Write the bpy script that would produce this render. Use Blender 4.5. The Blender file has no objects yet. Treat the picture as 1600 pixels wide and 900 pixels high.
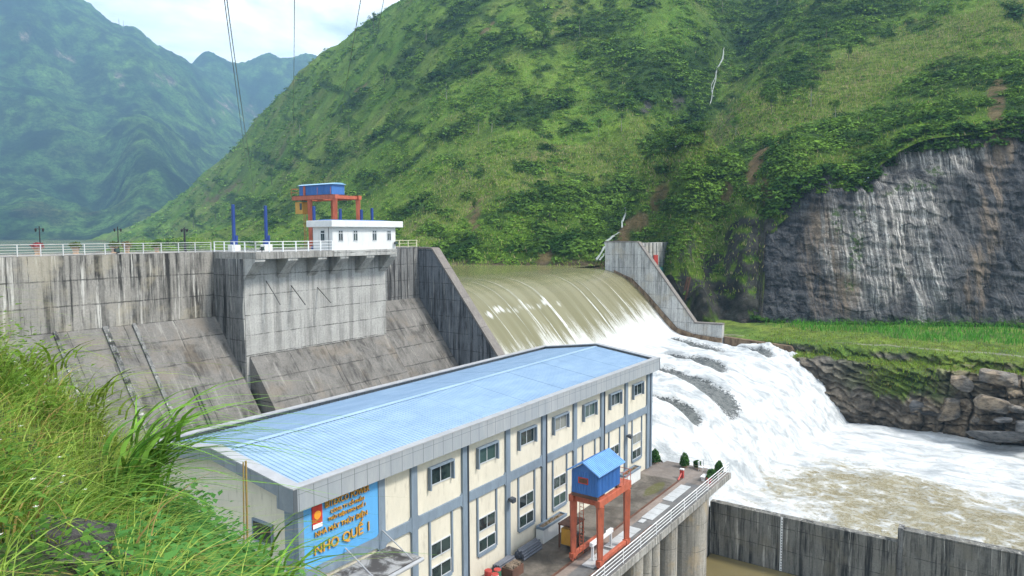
import bpy, bmesh, math, random
import numpy as np
from mathutils import Matrix, Vector
random.seed(7); RNG = np.random.default_rng(11)
SC = bpy.context.scene
# ------------------------------------------------------------------ camera
# world axes: X along the power house and the dam, Y upstream, Z up; terrace level z = 0
FPX = 1100.0
CAM = np.array([0.0, 0.0, 26.4])
cR = np.array([0.57452416, -0.8184788, -0.00379941])
cU = np.array([0.06475583, 0.04082638, 0.99706564])
cF = np.array([0.81592197, 0.57308434, -0.07645701])
cd = bpy.data.cameras.new("camera"); co = bpy.data.objects.new("camera", cd)
SC.collection.objects.link(co)
cd.sensor_width = 36.0; cd.lens = 36.0 * FPX / 1600.0
cd.clip_start = 0.1; cd.clip_end = 20000
m = Matrix.Identity(4)
for i in range(3):
    m[i][0] = cR[i]; m[i][1] = cU[i]; m[i][2] = -cF[i]; m[i][3] = CAM[i]
co.matrix_world = m
SC.camera = co
# ------------------------------------------------------------------ light
SUN_AZ = Vector((0.25, -0.8)).normalized(); SUN_EL = math.radians(52)
w = bpy.data.worlds.new("World"); SC.world = w; w.use_nodes = True
nt = w.node_tree; nt.nodes.clear()
wo = nt.nodes.new("ShaderNodeOutputWorld"); bg = nt.nodes.new("ShaderNodeBackground")
sky = nt.nodes.new("ShaderNodeTexSky"); sky.sky_type = 'NISHITA'; sky.sun_disc = False
sky.sun_elevation = SUN_EL; sky.sun_rotation = math.atan2(SUN_AZ.x, SUN_AZ.y)
sky.air_density = 1.0; sky.dust_density = 1.5; sky.ozone_density = 1.0
tc = nt.nodes.new("ShaderNodeTexCoord")
mp = nt.nodes.new("ShaderNodeMapping"); mp.inputs['Scale'].default_value = (1.0, 1.0, 2.6)
no = nt.nodes.new("ShaderNodeTexNoise"); no.inputs['Scale'].default_value = 3.1; no.inputs['Detail'].default_value = 8; no.inputs['Roughness'].default_value = .55; no.inputs['Distortion'].default_value = .3
cr = nt.nodes.new("ShaderNodeValToRGB"); cr.color_ramp.elements[0].position = .40; cr.color_ramp.elements[1].position = .58
mx = nt.nodes.new("ShaderNodeMix"); mx.data_type = 'RGBA'
mx.inputs[7].default_value = (17.0, 17.0, 16.6, 1)
nt.links.new(tc.outputs['Generated'], mp.inputs['Vector']); nt.links.new(mp.outputs[0], no.inputs['Vector'])
nt.links.new(no.outputs['Fac'], cr.inputs[0]); nt.links.new(cr.outputs[0], mx.inputs[0])
nt.links.new(sky.outputs[0], mx.inputs[6]); nt.links.new(mx.outputs[2], bg.inputs[0])
bg.inputs[1].default_value = 0.09
nt.links.new(bg.outputs[0], wo.inputs[0])
sl = bpy.data.lights.new("sun", 'SUN'); so = bpy.data.objects.new("sun", sl); SC.collection.objects.link(so)
sl.energy = 2.9; sl.angle = math.radians(9); sl.color = (1.0, .96, .89)
sd = Vector((SUN_AZ.x*math.cos(SUN_EL), SUN_AZ.y*math.cos(SUN_EL), math.sin(SUN_EL)))
so.rotation_euler = sd.to_track_quat('Z', 'Y').to_euler(); so.location = (0, -40, 120)
SC.view_settings.view_transform = 'Standard'; SC.view_settings.look = 'None'
SC.view_settings.gamma = 1.0; SC.view_settings.exposure = 1.06
try: SC.view_settings.use_curve_mapping = False
except Exception: pass
SC.render.engine = 'CYCLES'
cy = SC.cycles
cy.use_denoising = True; cy.max_bounces = 6; cy.diffuse_bounces = 2; cy.glossy_bounces = 3; cy.transmission_bounces = 4
cy.transparent_max_bounces = 6; cy.volume_bounces = 0; cy.sample_clamp_indirect = 6.0
cy.use_adaptive_sampling = False
# ------------------------------------------------------------------ helpers
def ray(px, py): return cF + cR*(px-800.)/FPX - cU*(py-450.)/FPX
def atd(px, py, D): return CAM + ray(px, py)*D
def onY(px, py, Y): r = ray(px, py); return CAM + r*((Y-CAM[1])/r[1])
def onX(px, py, X): r = ray(px, py); return CAM + r*((X-CAM[0])/r[0])
def onZ(px, py, Z): r = ray(px, py); return CAM + r*((Z-CAM[2])/r[2])
def project(P):
    P = np.asarray(P, float)-CAM; d = P@cF; ds = np.where(np.abs(d) < 1e-6, 1e-6, d)
    return 800+FPX*(P@cR)/ds, 450-FPX*(P@cU)/ds, d
def _h(ix, iy, iz, seed):
    h = (ix.astype(np.int64)*374761393 + iy.astype(np.int64)*668265263 + iz.astype(np.int64)*2147483647 + seed*974711) & 0xFFFFFFFF
    h = ((h ^ (h >> 13))*1274126177) & 0xFFFFFFFF
    h = ((h ^ (h >> 16))*2246822519) & 0xFFFFFFFF
    return ((h ^ (h >> 15)) & 0xFFFFFF)/float(0xFFFFFF)
def vnoise(x, y, z=None, seed=0):
    x = np.asarray(x, float); y = np.asarray(y, float)
    z = np.zeros_like(x) if z is None else np.asarray(z, float)+np.zeros_like(x)
    ix, iy, iz = np.floor(x), np.floor(y), np.floor(z)
    fx, fy, fz = x-ix, y-iy, z-iz
    fx, fy, fz = [f*f*(3-2*f) for f in (fx, fy, fz)]
    r = 0
    for a in (0, 1):
        for b in (0, 1):
            for c in (0, 1):
                wgt = (fx if a else 1-fx)*(fy if b else 1-fy)*(fz if c else 1-fz)
                r = r + wgt*_h(ix+a, iy+b, iz+c, seed)
    return r*2-1
def fbm(x, y, z=None, oct=4, seed=0, gain=.5):
    r = 0; a = 1.0; s = 0
    x = np.asarray(x, float); y = np.asarray(y, float)
    for k in range(oct):
        f = 2.0**k
        r = r + a*vnoise(x*f+k*17.3, y*f-k*9.1, None if z is None else np.asarray(z, float)*f, seed+k); s += a; a *= gain
    return r/s
def ridged(x, y, oct=4, seed=0):
    r = 0; a = 1.0; s = 0
    for k in range(oct):
        f = 2.0**k
        r = r + a*(1-2*np.abs(vnoise(x*f+k*13.7, y*f+k*5.1, None, seed+k))); s += a; a *= .5
    return r/s
def sstep(a, b, x): t = np.clip((x-a)/(b-a), 0, 1); return t*t*(3-2*t)
def inpoly(px, py, poly):
    c = np.zeros(np.shape(px), bool); n = len(poly)
    for i in range(n):
        x1, y1 = poly[i]; x2, y2 = poly[(i+1) % n]
        if y1 == y2: continue
        k = ((y1 > py) != (y2 > py)) & (px < (x2-x1)*(py-y1)/(y2-y1)+x1)
        c ^= k
    return c
class MB:
    def __init__(s): s.v = []; s.f = []
    def add(s, vs, fs):
        n = len(s.v); s.v += [tuple(map(float, p)) for p in vs]; s.f += [tuple(n+i for i in f) for f in fs]; return s
    def box(s, x0, x1, y0, y1, z0, z1):
        return s.add([(x0,y0,z0),(x1,y0,z0),(x1,y1,z0),(x0,y1,z0),(x0,y0,z1),(x1,y0,z1),(x1,y1,z1),(x0,y1,z1)],
                     [(0,3,2,1),(4,5,6,7),(0,1,5,4),(1,2,6,5),(2,3,7,6),(3,0,4,7)])
    def rbox(s, x0, x1, y0, y1, z0, z1, b=.03):
        # box with its edges chamfered
        X, Y, Z = (x0, x1), (y0, y1), (z0, z1); vs = []; idx = {}
        for i in (0,1):
            for j in (0,1):
                for k in (0,1):
                    for ax in range(3):
                        p = [X[i], Y[j], Z[k]]; sg = [1-2*i, 1-2*j, 1-2*k]
                        for a in range(3):
                            if a != ax: p[a] += sg[a]*b
                        idx[i,j,k,ax] = len(vs); vs.append(p)
        fs = []
        for ax in range(3):
            o = [a for a in range(3) if a != ax]
            for sgn in (0,1):
                q = []
                for (p, r) in ((0,0),(1,0),(1,1),(0,1)):
                    c = [0,0,0]; c[ax] = sgn; c[o[0]] = p; c[o[1]] = r; q.append(idx[c[0],c[1],c[2],ax])
                fs.append(tuple(q))
            for p in (0,1):
                for r in (0,1):
                    c0 = [0,0,0]; c0[o[0]] = p; c0[o[1]] = r; c0[ax] = 0; c1 = list(c0); c1[ax] = 1
                    fs.append((idx[(*c0,o[0])], idx[(*c1,o[0])], idx[(*c1,o[1])], idx[(*c0,o[1])]))
        for i in (0,1):
            for j in (0,1):
                for k in (0,1): fs.append((idx[i,j,k,0], idx[i,j,k,1], idx[i,j,k,2]))
        return s.add(vs, fs)
    def prism(s, pts, axis, a, b):
        # polygon pts in the other two axes (cyclic order kept), extruded along axis from a to b
        o = [i for i in range(3) if i != axis]; vs = []
        for t in (a, b):
            for p in pts:
                q = [0,0,0]; q[axis] = t; q[o[0]] = p[0]; q[o[1]] = p[1]; vs.append(q)
        n = len(pts)
        return s.add(vs, [tuple(range(n)), tuple(range(n, 2*n))[::-1]]+[(i, (i+1) % n, n+(i+1) % n, n+i) for i in range(n)])
    def tube(s, path, r, n=6, cap=True):
        path = [Vector(p) for p in path]; rs = r if hasattr(r, '__len__') else [r]*len(path); vs = []; fs = []
        for i, p in enumerate(path):
            t = (path[min(i+1, len(path)-1)]-path[max(i-1, 0)]).normalized()
            a = t.orthogonal().normalized() if abs(t.z) > .95 else t.cross(Vector((0,0,1))).normalized()
            b = t.cross(a)
            for k in range(n):
                an = 2*math.pi*(k+.5)/n; vs.append(p+(a*math.cos(an)+b*math.sin(an))*rs[i])
        for i in range(len(path)-1):
            for k in range(n): fs.append((i*n+k, i*n+(k+1) % n, (i+1)*n+(k+1) % n, (i+1)*n+k))
        if cap: fs += [tuple(range(n))[::-1], tuple(range((len(path)-1)*n, len(path)*n))]
        return s.add(vs, fs)
    def cyl(s, x, y, z0, z1, r0, r1=None, n=14):
        return s.tube([(x,y,z0),(x,y,z1)], [r0, r0 if r1 is None else r1], n)
    def bar(s, p, q, w, h):
        # rectangular bar from p to q, w across, h tall
        p = Vector(p); q = Vector(q); t = (q-p).normalized()
        a = t.cross(Vector((0,0,1))); a = Vector((1,0,0)) if a.length < 1e-4 else a.normalized(); b = a.cross(t).normalized()
        vs = [c+a*sx*w/2+b*sy*h/2 for c in (p, q) for sx, sy in ((-1,-1),(1,-1),(1,1),(-1,1))]
        return s.add(vs, [(3,2,1,0),(4,5,6,7),(0,1,5,4),(1,2,6,5),(2,3,7,6),(3,0,4,7)])
    def build(s, name, mat, parent=None, smooth=False, local=False):
        org = Vector((0,0,0))
        if parent is not None and not local:
            p = parent
            while p is not None: org += p.location; p = p.parent
        V = np.array(s.v, float)-np.array(org)
        return mesh_np(name, V, s.f, mat, parent, smooth)
def fix_normals(me):
    b = bmesh.new(); b.from_mesh(me); bmesh.ops.recalc_face_normals(b, faces=b.faces); b.to_mesh(me); b.free()
def mesh_np(name, V, F, mat, parent=None, smooth=False, attrs=None, fixn=True):
    me = bpy.data.meshes.new(name)
    V = np.asarray(V, np.float32)
    if isinstance(F, np.ndarray):
        nf, k = F.shape
        me.vertices.add(len(V)); me.vertices.foreach_set('co', V.ravel())
        me.loops.add(nf*k); me.loops.foreach_set('vertex_index', F.astype(np.int32).ravel())
        me.polygons.add(nf); me.polygons.foreach_set('loop_start', np.arange(0, nf*k, k, dtype=np.int32))
        me.update(calc_edges=True); me.validate(verbose=False)
    else:
        me.from_pydata([tuple(p) for p in V], [], F)
        if fixn: fix_normals(me)
    if attrs:
        for an, (ty, data) in attrs.items():
            a = me.attributes.new(an, ty, 'POINT'); d = np.asarray(data, np.float32)
            if ty == 'FLOAT': a.data.foreach_set('value', d.ravel())
            elif ty == 'FLOAT_VECTOR': a.data.foreach_set('vector', d.ravel())
            else:
                if d.shape[1] == 3: d = np.hstack([d, np.ones((len(d), 1), np.float32)])
                a.data.foreach_set('color', d.ravel())
    if smooth: me.polygons.foreach_set('use_smooth', np.ones(len(me.polygons), bool))
    if mat is not None: me.materials.append(mat)
    o = bpy.data.objects.new(name, me); SC.collection.objects.link(o)
    if parent is not None: o.parent = parent
    return o
def thing(name, label, cat, loc=(0,0,0), group=None):
    o = bpy.data.objects.new(name, None); SC.collection.objects.link(o); o.location = loc
    o.empty_display_size = .3; o['label'] = label; o['category'] = cat
    if group: o['group'] = group
    return o
def tag(o, label, cat, group=None):
    o['label'] = label; o['category'] = cat
    if group: o['group'] = group
    return o
def kind(o, k, label=None, cat=None):
    o['kind'] = k
    if label: o['label'] = label
    if cat: o['category'] = cat
    return o
def dup(root, loc, rz=0.0, sc=1.0, label=None):
    def rec(o, par):
        c = o.copy(); SC.collection.objects.link(c); c.parent = par
        for ch in list(o.children): rec(ch, c)
        return c
    r = rec(root, None); r.location = loc; r.rotation_euler = (0,0,rz); r.scale = (sc,sc,sc)
    if label: r['label'] = label
    return r
def grid_faces(nu, nv):
    i = np.arange(nu-1)[:, None]*nv+np.arange(nv-1)[None, :]
    return np.stack([i, i+1, i+nv+1, i+nv], -1).reshape(-1, 4)
# ------------------------------------------------------------------ materials
class NT:
    def __init__(s, name):
        s.m = bpy.data.materials.new(name); s.m.use_nodes = True; s.t = s.m.node_tree; s.t.nodes.clear()
        s.out = s.n('ShaderNodeOutputMaterial'); s.b = s.n('ShaderNodeBsdfPrincipled')
        s.l(s.b.outputs[0], s.out.inputs[0]); s._pos = None
    def n(s, t): return s.t.nodes.new(t)
    def l(s, a, b): s.t.links.new(a, b)
    def put(s, inp, v):
        if isinstance(v, bpy.types.NodeSocket): s.l(v, inp)
        elif hasattr(v, '__len__') and len(v) == 3 and inp.type == 'RGBA': inp.default_value = (*v, 1)
        else: inp.default_value = v
    @property
    def pos(s):
        if s._pos is None: s._pos = s.n('ShaderNodeNewGeometry')
        return s._pos.outputs['Position']
    def xyz(s, v=None):
        k = s.n('ShaderNodeSeparateXYZ'); s.l(s.pos if v is None else v, k.inputs[0]); return k.outputs
    def map(s, v, scale, loc=(0,0,0), rot=(0,0,0)):
        k = s.n('ShaderNodeMapping'); s.l(v, k.inputs[0]); k.inputs['Scale'].default_value = scale; k.inputs['Location'].default_value = loc; k.inputs['Rotation'].default_value = rot; return k.outputs[0]
    def noise(s, v, scale, detail=4, rough=.55, dist=0.0, color=False):
        k = s.n('ShaderNodeTexNoise'); s.l(v, k.inputs['Vector']); k.inputs['Scale'].default_value = scale; k.inputs['Detail'].default_value = detail; k.inputs['Roughness'].default_value = rough; k.inputs['Distortion'].default_value = dist
        return k.outputs['Color' if color else 'Fac']
    def voro(s, v, scale, feature='F1'):
        k = s.n('ShaderNodeTexVoronoi'); k.feature = feature; s.l(v, k.inputs['Vector']); k.inputs['Scale'].default_value = scale; return k.outputs[0]
    def math(s, op, a, b=None, c=None):
        k = s.n('ShaderNodeMath'); k.operation = op; s.put(k.inputs[0], a)
        if b is not None: s.put(k.inputs[1], b)
        if c is not None: s.put(k.inputs[2], c)
        return k.outputs[0]
    def step(s, x, a, b, lo=0.0, hi=1.0):
        k = s.n('ShaderNodeMapRange'); k.interpolation_type = 'SMOOTHSTEP'; s.put(k.inputs[0], x)
        k.inputs[1].default_value = a; k.inputs[2].default_value = b; k.inputs[3].default_value = lo; k.inputs[4].default_value = hi; return k.outputs[0]
    def mix(s, f, a, b, mode='MIX'):
        k = s.n('ShaderNodeMix'); k.data_type = 'RGBA'; k.blend_type = mode; s.put(k.inputs[0], f); s.put(k.inputs[6], a); s.put(k.inputs[7], b); return k.outputs[2]
    def attr(s, name, out='Fac'):
        k = s.n('ShaderNodeAttribute'); k.attribute_name = name; return k.outputs[out]
    def bump(s, h, strength=.3, dist=.05):
        k = s.n('ShaderNodeBump'); k.inputs['Strength'].default_value = strength; k.inputs['Distance'].default_value = dist; s.l(h, k.inputs['Height']); s.l(k.outputs[0], s.b.inputs['Normal'])
    def line(s, x, period, off, width):
        # 1 on thin lines every period along x
        t = s.math('PINGPONG', s.math('SUBTRACT', x, off), period/2)
        return s.math('LESS_THAN', t, width/2)
    def done(s, col, rough=.7, metal=0.0, spec=None):
        s.put(s.b.inputs['Base Color'], col); s.put(s.b.inputs['Roughness'], rough); s.put(s.b.inputs['Metallic'], metal)
        if spec is not None: s.b.inputs['Specular IOR Level'].default_value = spec
        return s.m
def paint(name, c, rough=.5, var=.12, metal=0.0, dirt=None, scale=1.3, dirt_amt=.5):
    t = NT(name); n1 = t.noise(t.map(t.pos, (1,1,.35)), scale, 6, .65)
    lo = tuple(x*(1-var) for x in c); hi = tuple(min(1, x*(1+var)) for x in c)
    col = t.mix(t.step(n1, .3, .7), lo, hi)
    if dirt:
        n2 = t.noise(t.map(t.pos, (1.7,1.7,.4)), scale*1.9, 8, .7)
        col = t.mix(t.math('MULTIPLY', t.step(n2, .52, .72), dirt_amt), col, dirt)
    t.bump(t.noise(t.pos, 14, 3), .08, .02)
    return t.done(col, rough, metal)
def concrete(name, light, dark, streak=.8, zj=None, xj=None, yj=None, tint=None, streak_scale=1.0, slope=False, lines=.75, pale=.5):
    t = NT(name); P = t.pos; o = t.xyz(); pale = pale*.35 if slope else pale; X, Y, Z = o[0], o[1], o[2]
    base = t.mix(t.step(t.noise(P, .55, 6, .6), .3, .7), tuple(c*.8 for c in light), light)
    fine = t.noise(P, 5.5, 8, .72)
    base = t.mix(t.step(fine, .35, .75), base, tuple(c*.62 for c in light))
    if slope:
        sv = t.map(P, (1.0, .16, .12)); blot = t.noise(t.map(P, (.5,.35,.35)), .9, 8, .68, .6)
        sk = t.math('MULTIPLY', t.step(blot, .42, .66), t.step(t.noise(sv, 1.6*streak_scale, 7, .7), .3, .62))
    else:
        sv = t.map(P, (1.0, 1.0, .045)); sk = t.step(t.noise(sv, 1.9*streak_scale, 8, .72), .44, .60)
        sk = t.math('MULTIPLY', sk, t.step(t.noise(t.map(P, (1,1,.5)), .42, 5, .6), .26, .58))
        sk2 = t.step(t.noise(t.map(P, (1.0,1.0,.09), (7,3,0)), 4.2*streak_scale, 5, .7), .54, .64)
        sk = t.math('MAXIMUM', sk, t.math('MULTIPLY', sk2, .55))
    col = t.mix(t.math('MULTIPLY', sk, streak), base, dark)
    pv = t.map(P, (1.0, 1.0, .05) if not slope else (1.0,.1,.1), (31,11,5))
    pl = t.math('MULTIPLY', t.step(t.noise(pv, 2.3*streak_scale, 6, .7), .565, .66), pale)
    col = t.mix(pl, col, (.62,.60,.55))
    if tint: col = t.mix(t.math('MULTIPLY', t.step(t.noise(P, .33, 5, .65), .5, .68), tint[3]), col, tint[:3])
    L = None; wob = t.math('MULTIPLY', t.math('SUBTRACT', t.noise(P, 1.2, 4), .5), .16)
    for c, j in ((Z, zj), (X, xj), (Y, yj)):
        if not j: continue
        k = t.line(t.math('ADD', c, wob), j[0], j[1], j[2]); L = k if L is None else t.math('MAXIMUM', L, k)
    if L is not None: col = t.mix(t.math('MULTIPLY', t.math('MULTIPLY', L, lines), t.math('MULTIPLY', t.step(fine, .25, .5), t.step(t.noise(P, .8, 5, .7), .38, .58, .12, 1.0))), col, (.035,.034,.032))
    h = t.math('ADD', t.math('MULTIPLY', fine, .6), t.math('MULTIPLY', t.noise(P, 22, 4), .4))
    if L is not None: h = t.math('SUBTRACT', h, t.math('MULTIPLY', L, 1.2))
    t.bump(h, .5, .07)
    return t.done(col, .9, 0, .25)
M = {}
M['dam'] = concrete('dam_concrete', (.37,.35,.315), (.018,.018,.018), .95, (2.27, 17.9, .13), (5.6, 25.2, .05), tint=(.40,.355,.26,.5), pale=.8, streak_scale=.75)
M['block'] = concrete('intake_concrete', (.50,.49,.46), (.085,.082,.078), .5, (2.05, 14.15, .10), None, streak_scale=.62, pale=.35)
M['dark_conc'] = concrete('pier_concrete', (.24,.24,.235), (.025,.025,.026), 1.0, (2.2, 17.9, .10), None, (4.4, 62, .05), pale=.75)
M['apron'] = concrete('apron_concrete', (.215,.204,.188), (.030,.028,.026), .85, (2.15, 14.0, .11), (4.87, 42.6, .10), tint=(.25,.20,.145,.30), slope=True, lines=.75)
M['train'] = concrete('training_wall_concrete', (.215,.235,.26), (.018,.018,.020), .9, (2.25, 17.4, .10), None, (4.6, 67.8, .06), streak_scale=1.2, pale=.25)
M['train_r'] = concrete('pale_wall_concrete', (.58,.575,.55), (.05,.047,.045), .62, (2.6, 9.1, .09), None, (2.6, 67.8, .06), tint=(.36,.29,.18,.35), pale=.5)
M['coping'] = concrete('coping_concrete', (.25,.225,.205), (.09,.085,.08), .3, None, None, (3.1, 60, .06), pale=.1)
M['slab'] = concrete('slab_concrete', (.40,.385,.355), (.06,.057,.052), .7, None, (2.7, 43, .04), streak_scale=1.6)
M['guide'] = concrete('guide_wall_concrete', (.23,.225,.205), (.020,.021,.022), .95, (2.4, -9.7, .08), None, (4.7, 26.4, .06), tint=(.17,.155,.12,.5), pale=.55)
M['pier'] = concrete('tailrace_pier_concrete', (.42,.39,.34), (.10,.095,.085), .6, (2.8, -9, .05), None, None, tint=(.42,.31,.17,.45))
M['deck'] = None
# ------------------------------------------------------------------ terrain: hills and mountain
ZRES = 19.2; ZRIV = -5.0
class RBF:
    def __init__(s, P, v, c=.25):
        s.P = np.asarray(P, float); n = len(P); s.c = c
        A = np.sqrt(((s.P[:,None]-s.P[None])**2).sum(-1)+c*c)
        Q = np.hstack([np.ones((n,1)), s.P]); K = np.zeros((n+3, n+3)); K[:n,:n] = A+1e-3*np.eye(n); K[:n,n:] = Q; K[n:,:n] = Q.T
        s.w = np.linalg.solve(K, np.concatenate([v, np.zeros(3)]))
    def __call__(s, X):
        out = np.empty(len(X))
        for i in range(0, len(X), 20000):
            x = X[i:i+20000]; A = np.sqrt(((x[:,None]-s.P[None])**2).sum(-1)+s.c**2)
            out[i:i+20000] = A@s.w[:-3]+s.w[-3]+x@s.w[-2:]
        return out
# survey of the valley side: bearing (as picture column), sight elevation (as picture row), distance in metres
SURV = [(150,396,300),(150,376,900),(150,372,1400),(240,395,250),(240,374,700),(240,347,1050),(240,362,1400),
(330,400,230),(330,345,600),(330,265,850),(330,300,1150),(420,397,270),(420,300,480),(420,240,600),(420,168,720),(420,230,1000),
(480,396,250),(480,330,360),(480,250,450),(480,170,560),(480,110,640),(480,180,900),(560,408,200),(560,330,285),(560,230,380),(560,130,490),(560,57,580),(560,130,800),
(640,412,172),(640,350,220),(640,250,300),(640,130,400),(640,0,530),(640,60,800),(700,-60,560),(700,20,800),
(760,413,165),(760,370,180),(760,300,215),(760,200,280),(760,100,350),(760,0,420),(760,-120,540),(760,-60,800),
(880,413,162),(880,370,174),(880,300,205),(880,200,265),(880,100,325),(880,0,385),(880,-200,520),
(925,413,161),(935,350,183),(940,250,235),(940,150,290),(940,50,345),(940,-200,500),
(948,405,166),(975,335,200),(1010,290,225),(1060,228,262),(1110,165,300),(1130,80,350),(1180,0,410),(1200,-100,470),
(1000,250,232),(1050,150,283),(1090,50,340),(1040,0,362),(1100,-150,470),
(1000,376,172),(1030,320,176),(1100,250,203),(1150,190,235),(1185,120,275),(1240,50,310),(1300,0,330),(1300,-150,430),
(1040,382,170),(1090,330,168),(1180,322,160),(1180,240,196),(1250,200,200),(1250,110,262),(1400,150,213),(1400,60,270),(1400,0,310),(1400,-200,450),
(1500,100,220),(1500,0,280),(1600,80,213),(1600,0,260),(1600,-200,400),(1750,50,208),(1750,-200,350),
(1050,432,164),(1060,425,161),(1075,405,163),(1120,492,152.5),(1100,455,154.5),(1090,385,163.5),(1150,372,160),(1182,485,149.5),(1170,430,153),
(1200,335,157.5),(1290,288,155),(1330,285,154),(1380,250,154),(1440,212,155),(1520,205,153),(1600,190,151),(1750,180,150),
(1290,250,164),(1400,200,168),(1520,170,168),(1600,150,168)]
SV = np.array(SURV, float)
HZ = lambda px: 450 - FPX*math.tan(.0765317) + 0*px
rb = RBF(np.stack([SV[:,0]/150., 3.2*np.log(SV[:,2])], -1), SV[:,1])
NPX, ND = 560, 440
pxs = np.linspace(120, 1760, NPX)
d0 = np.interp(pxs, [120,330,480,560,640,700,935,950,1000,1040,1062,1090,1120,1185,1195,1290,1440,1600,1760], [240,220,190,172,158,156,156,160,168,165,160,154,151,148.5,155.5,153,152,150,148])
d1 = np.interp(pxs, [120,330,560,760,1000,1760], [1500,1300,900,760,620,520])
tt = np.linspace(0, 1, ND)
DD = d0[:,None]*(d1/d0)[:,None]**(tt[None]**1.15)
PX = np.repeat(pxs[:,None], ND, 1)
PY = rb(np.stack([PX.ravel()/150., 3.2*np.log(DD.ravel())], -1)).reshape(PX.shape)
r3 = cF[None,None]+cR*((PX-800)/FPX)[...,None]-cU*((PY-450)/FPX)[...,None]
TP = CAM+r3*DD[...,None]
tx, ty = TP[...,0], TP[...,1]
amp = np.interp(DD, [150,170,260,600], [.35,1.0,3.2,7.0])
flat = sstep(1030, 1060, PX)*(1-sstep(156,164,DD))
nz = fbm(tx/12+5, ty/12, None, 4, 6)*np.interp(DD,[150,170,300],[.2,.9,2.2])*1.0 + fbm(tx/26, ty/26, None, 5, 3)*amp + ridged(tx/70+3, ty/70, 3, 9)*amp*.9 - amp*.3 + fbm(tx/6, ty/6, None, 3, 5)*.55
TP[...,2] += nz*(1-.6*flat)
# rugged ledges on the rock shoulder beside the cliff
sh = sstep(1040,1075,PX)*(1-sstep(1200,1230,PX))*(1-sstep(160,168,DD))
led = fbm(TP[...,0]/3.1, TP[...,1]/3.1, TP[...,2]/1.6, 4, 21)
TP += (-r3)*(led*1.1*sh)[...,None]
vpx, vpy, vd = project(TP.reshape(-1,3)); vpx = vpx.reshape(PX.shape); vpy = vpy.reshape(PX.shape)
lo = np.minimum.accumulate(vpy, 1); VIS = vpy <= lo+1.5              # seen from the look-out
# vegetation regions read off the survey photograph
def blob(x, y, cx, cy, rx, ry, ang=0):
    a = math.radians(ang); dx = x-cx; dy = y-cy; u = dx*math.cos(a)+dy*math.sin(a); v = -dx*math.sin(a)+dy*math.cos(a)
    return np.clip(1.35-np.sqrt((u/rx)**2+(v/ry)**2), 0, 1)
wx = vpx+fbm(tx/9, ty/9, None, 3, 31)*16; wy = vpy+fbm(tx/9+50, ty/9, None, 3, 32)*12
forest = np.zeros(PX.shape)
for b in [(910,310,85,22,0),(830,325,60,18,10),(960,345,55,60,0),(900,385,95,26,0),(720,390,40,22,0),(640,330,45,14,-20),(760,345,30,10,0),
          (1020,120,85,45,-15),(1010,150,70,30,0),(1090,110,30,75,15),(1160,60,50,60,0),(1085,190,22,45,35),(1030,225,35,25,-20),(980,310,30,40,0),
          (1180,20,70,35,0),(1330,20,130,26,-8),(1240,110,60,40,-35),(1290,40,90,40,-20),
          (1130,270,70,28,-5),(1090,300,45,25,0),(1210,250,60,30,-10),(1300,215,90,28,-12),(1260,290,70,22,-10),(1180,250,50,35,0),(1390,190,60,22,-18),(1490,120,90,26,-12),(1560,110,80,30,-8),(1590,160,60,30,0),(1480,175,70,18,-15),(1070,330,40,20,0),(1350,250,60,16,-25),
          (830,170,60,22,-10),(800,185,40,14,0),(700,205,40,12,-30),(640,250,40,12,-30),(760,80,60,16,-35),(690,120,50,14,-35),(860,70,50,14,-20),(560,300,45,14,-30),(520,250,40,14,-40),(610,200,50,13,-35),(450,330,50,16,-35),(390,330,40,14,-35),(720,30,60,20,-40),(930,40,60,18,0),(960,80,50,22,-10),(550,160,40,16,-45),(640,90,45,14,-40)]:
    forest = np.maximum(forest, blob(wx, wy, *b))
streak = fbm((vpx+vpy*1.5)/60, (vpy-vpx*.55)/15, None, 4, 41)       # hedges and gullies running with the slope
forest = np.clip(np.maximum(forest, sstep(.20,.42, streak)*.85*(1-sstep(1150,1250,vpx)*sstep(60,90,vpy))), 0, 1)
soil = np.zeros(PX.shape)
for b in [(1183,258,15,36,14),(1030,312,12,24,20),(1000,345,14,20,30),(738,340,9,30,12),(980,362,14,30,20),(1560,150,16,30,-5),(1135,300,8,22,20),(850,404,14,8,0),(1200,300,8,26,10),(560,140,20,4,-35),(760,45,14,5,-30),(350,300,40,5,-30)]:
    soil = np.maximum(soil, blob(wx, wy, *b))
soil = np.maximum(soil, blob(wx, wy, 1555, 170, 14, 40, 0)*.9)
field = inpoly(wx, wy, [(990,300),(1060,235),(1180,130),(1290,100),(1400,45),(1500,20),(1640,-40),(1700,70),(1540,85),(1420,115),(1350,165),(1270,190),(1150,225),(1080,265),(1010,320)])*1.0
field = np.maximum(field, inpoly(wx, wy, [(620,350),(700,270),(800,230),(940,220),(1010,250),(960,300),(840,290),(760,330),(690,350)])*.7)
field = np.maximum(field, sstep(-.1,.3,fbm(tx/45, ty/45, None, 3, 77))*.5)*(1-forest)
rock = sh*sstep(-.40,-.08, led)*sstep(330,352,vpy)*(1-.8*sstep(.08,.3,fbm(tx/6,ty/6,TP[...,2]/6,3,8)))
rock = np.maximum(rock, blob(wx, wy, 1010,170,14,12,0)*.7); rock = np.maximum(rock, blob(wx, wy, 1062,162,12,18,0)*.6)
g1 = np.array([.095,.195,.022]); g2 = np.array([.180,.275,.040]); gd = np.array([.020,.052,.011]); gf = np.array([.225,.250,.072]); gt = np.array([.27,.225,.11])
n1 = np.clip(.5+fbm(tx/14, ty/14, None, 5, 51)*.9, 0, 1)[...,None]; n2 = np.clip(.5+fbm(tx/3., ty/3., None, 4, 52), 0, 1)[...,None]
C = g1*(1-n1)+g2*n1
C = C*(1-field[...,None]*.75)+gf*field[...,None]*.75
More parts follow.
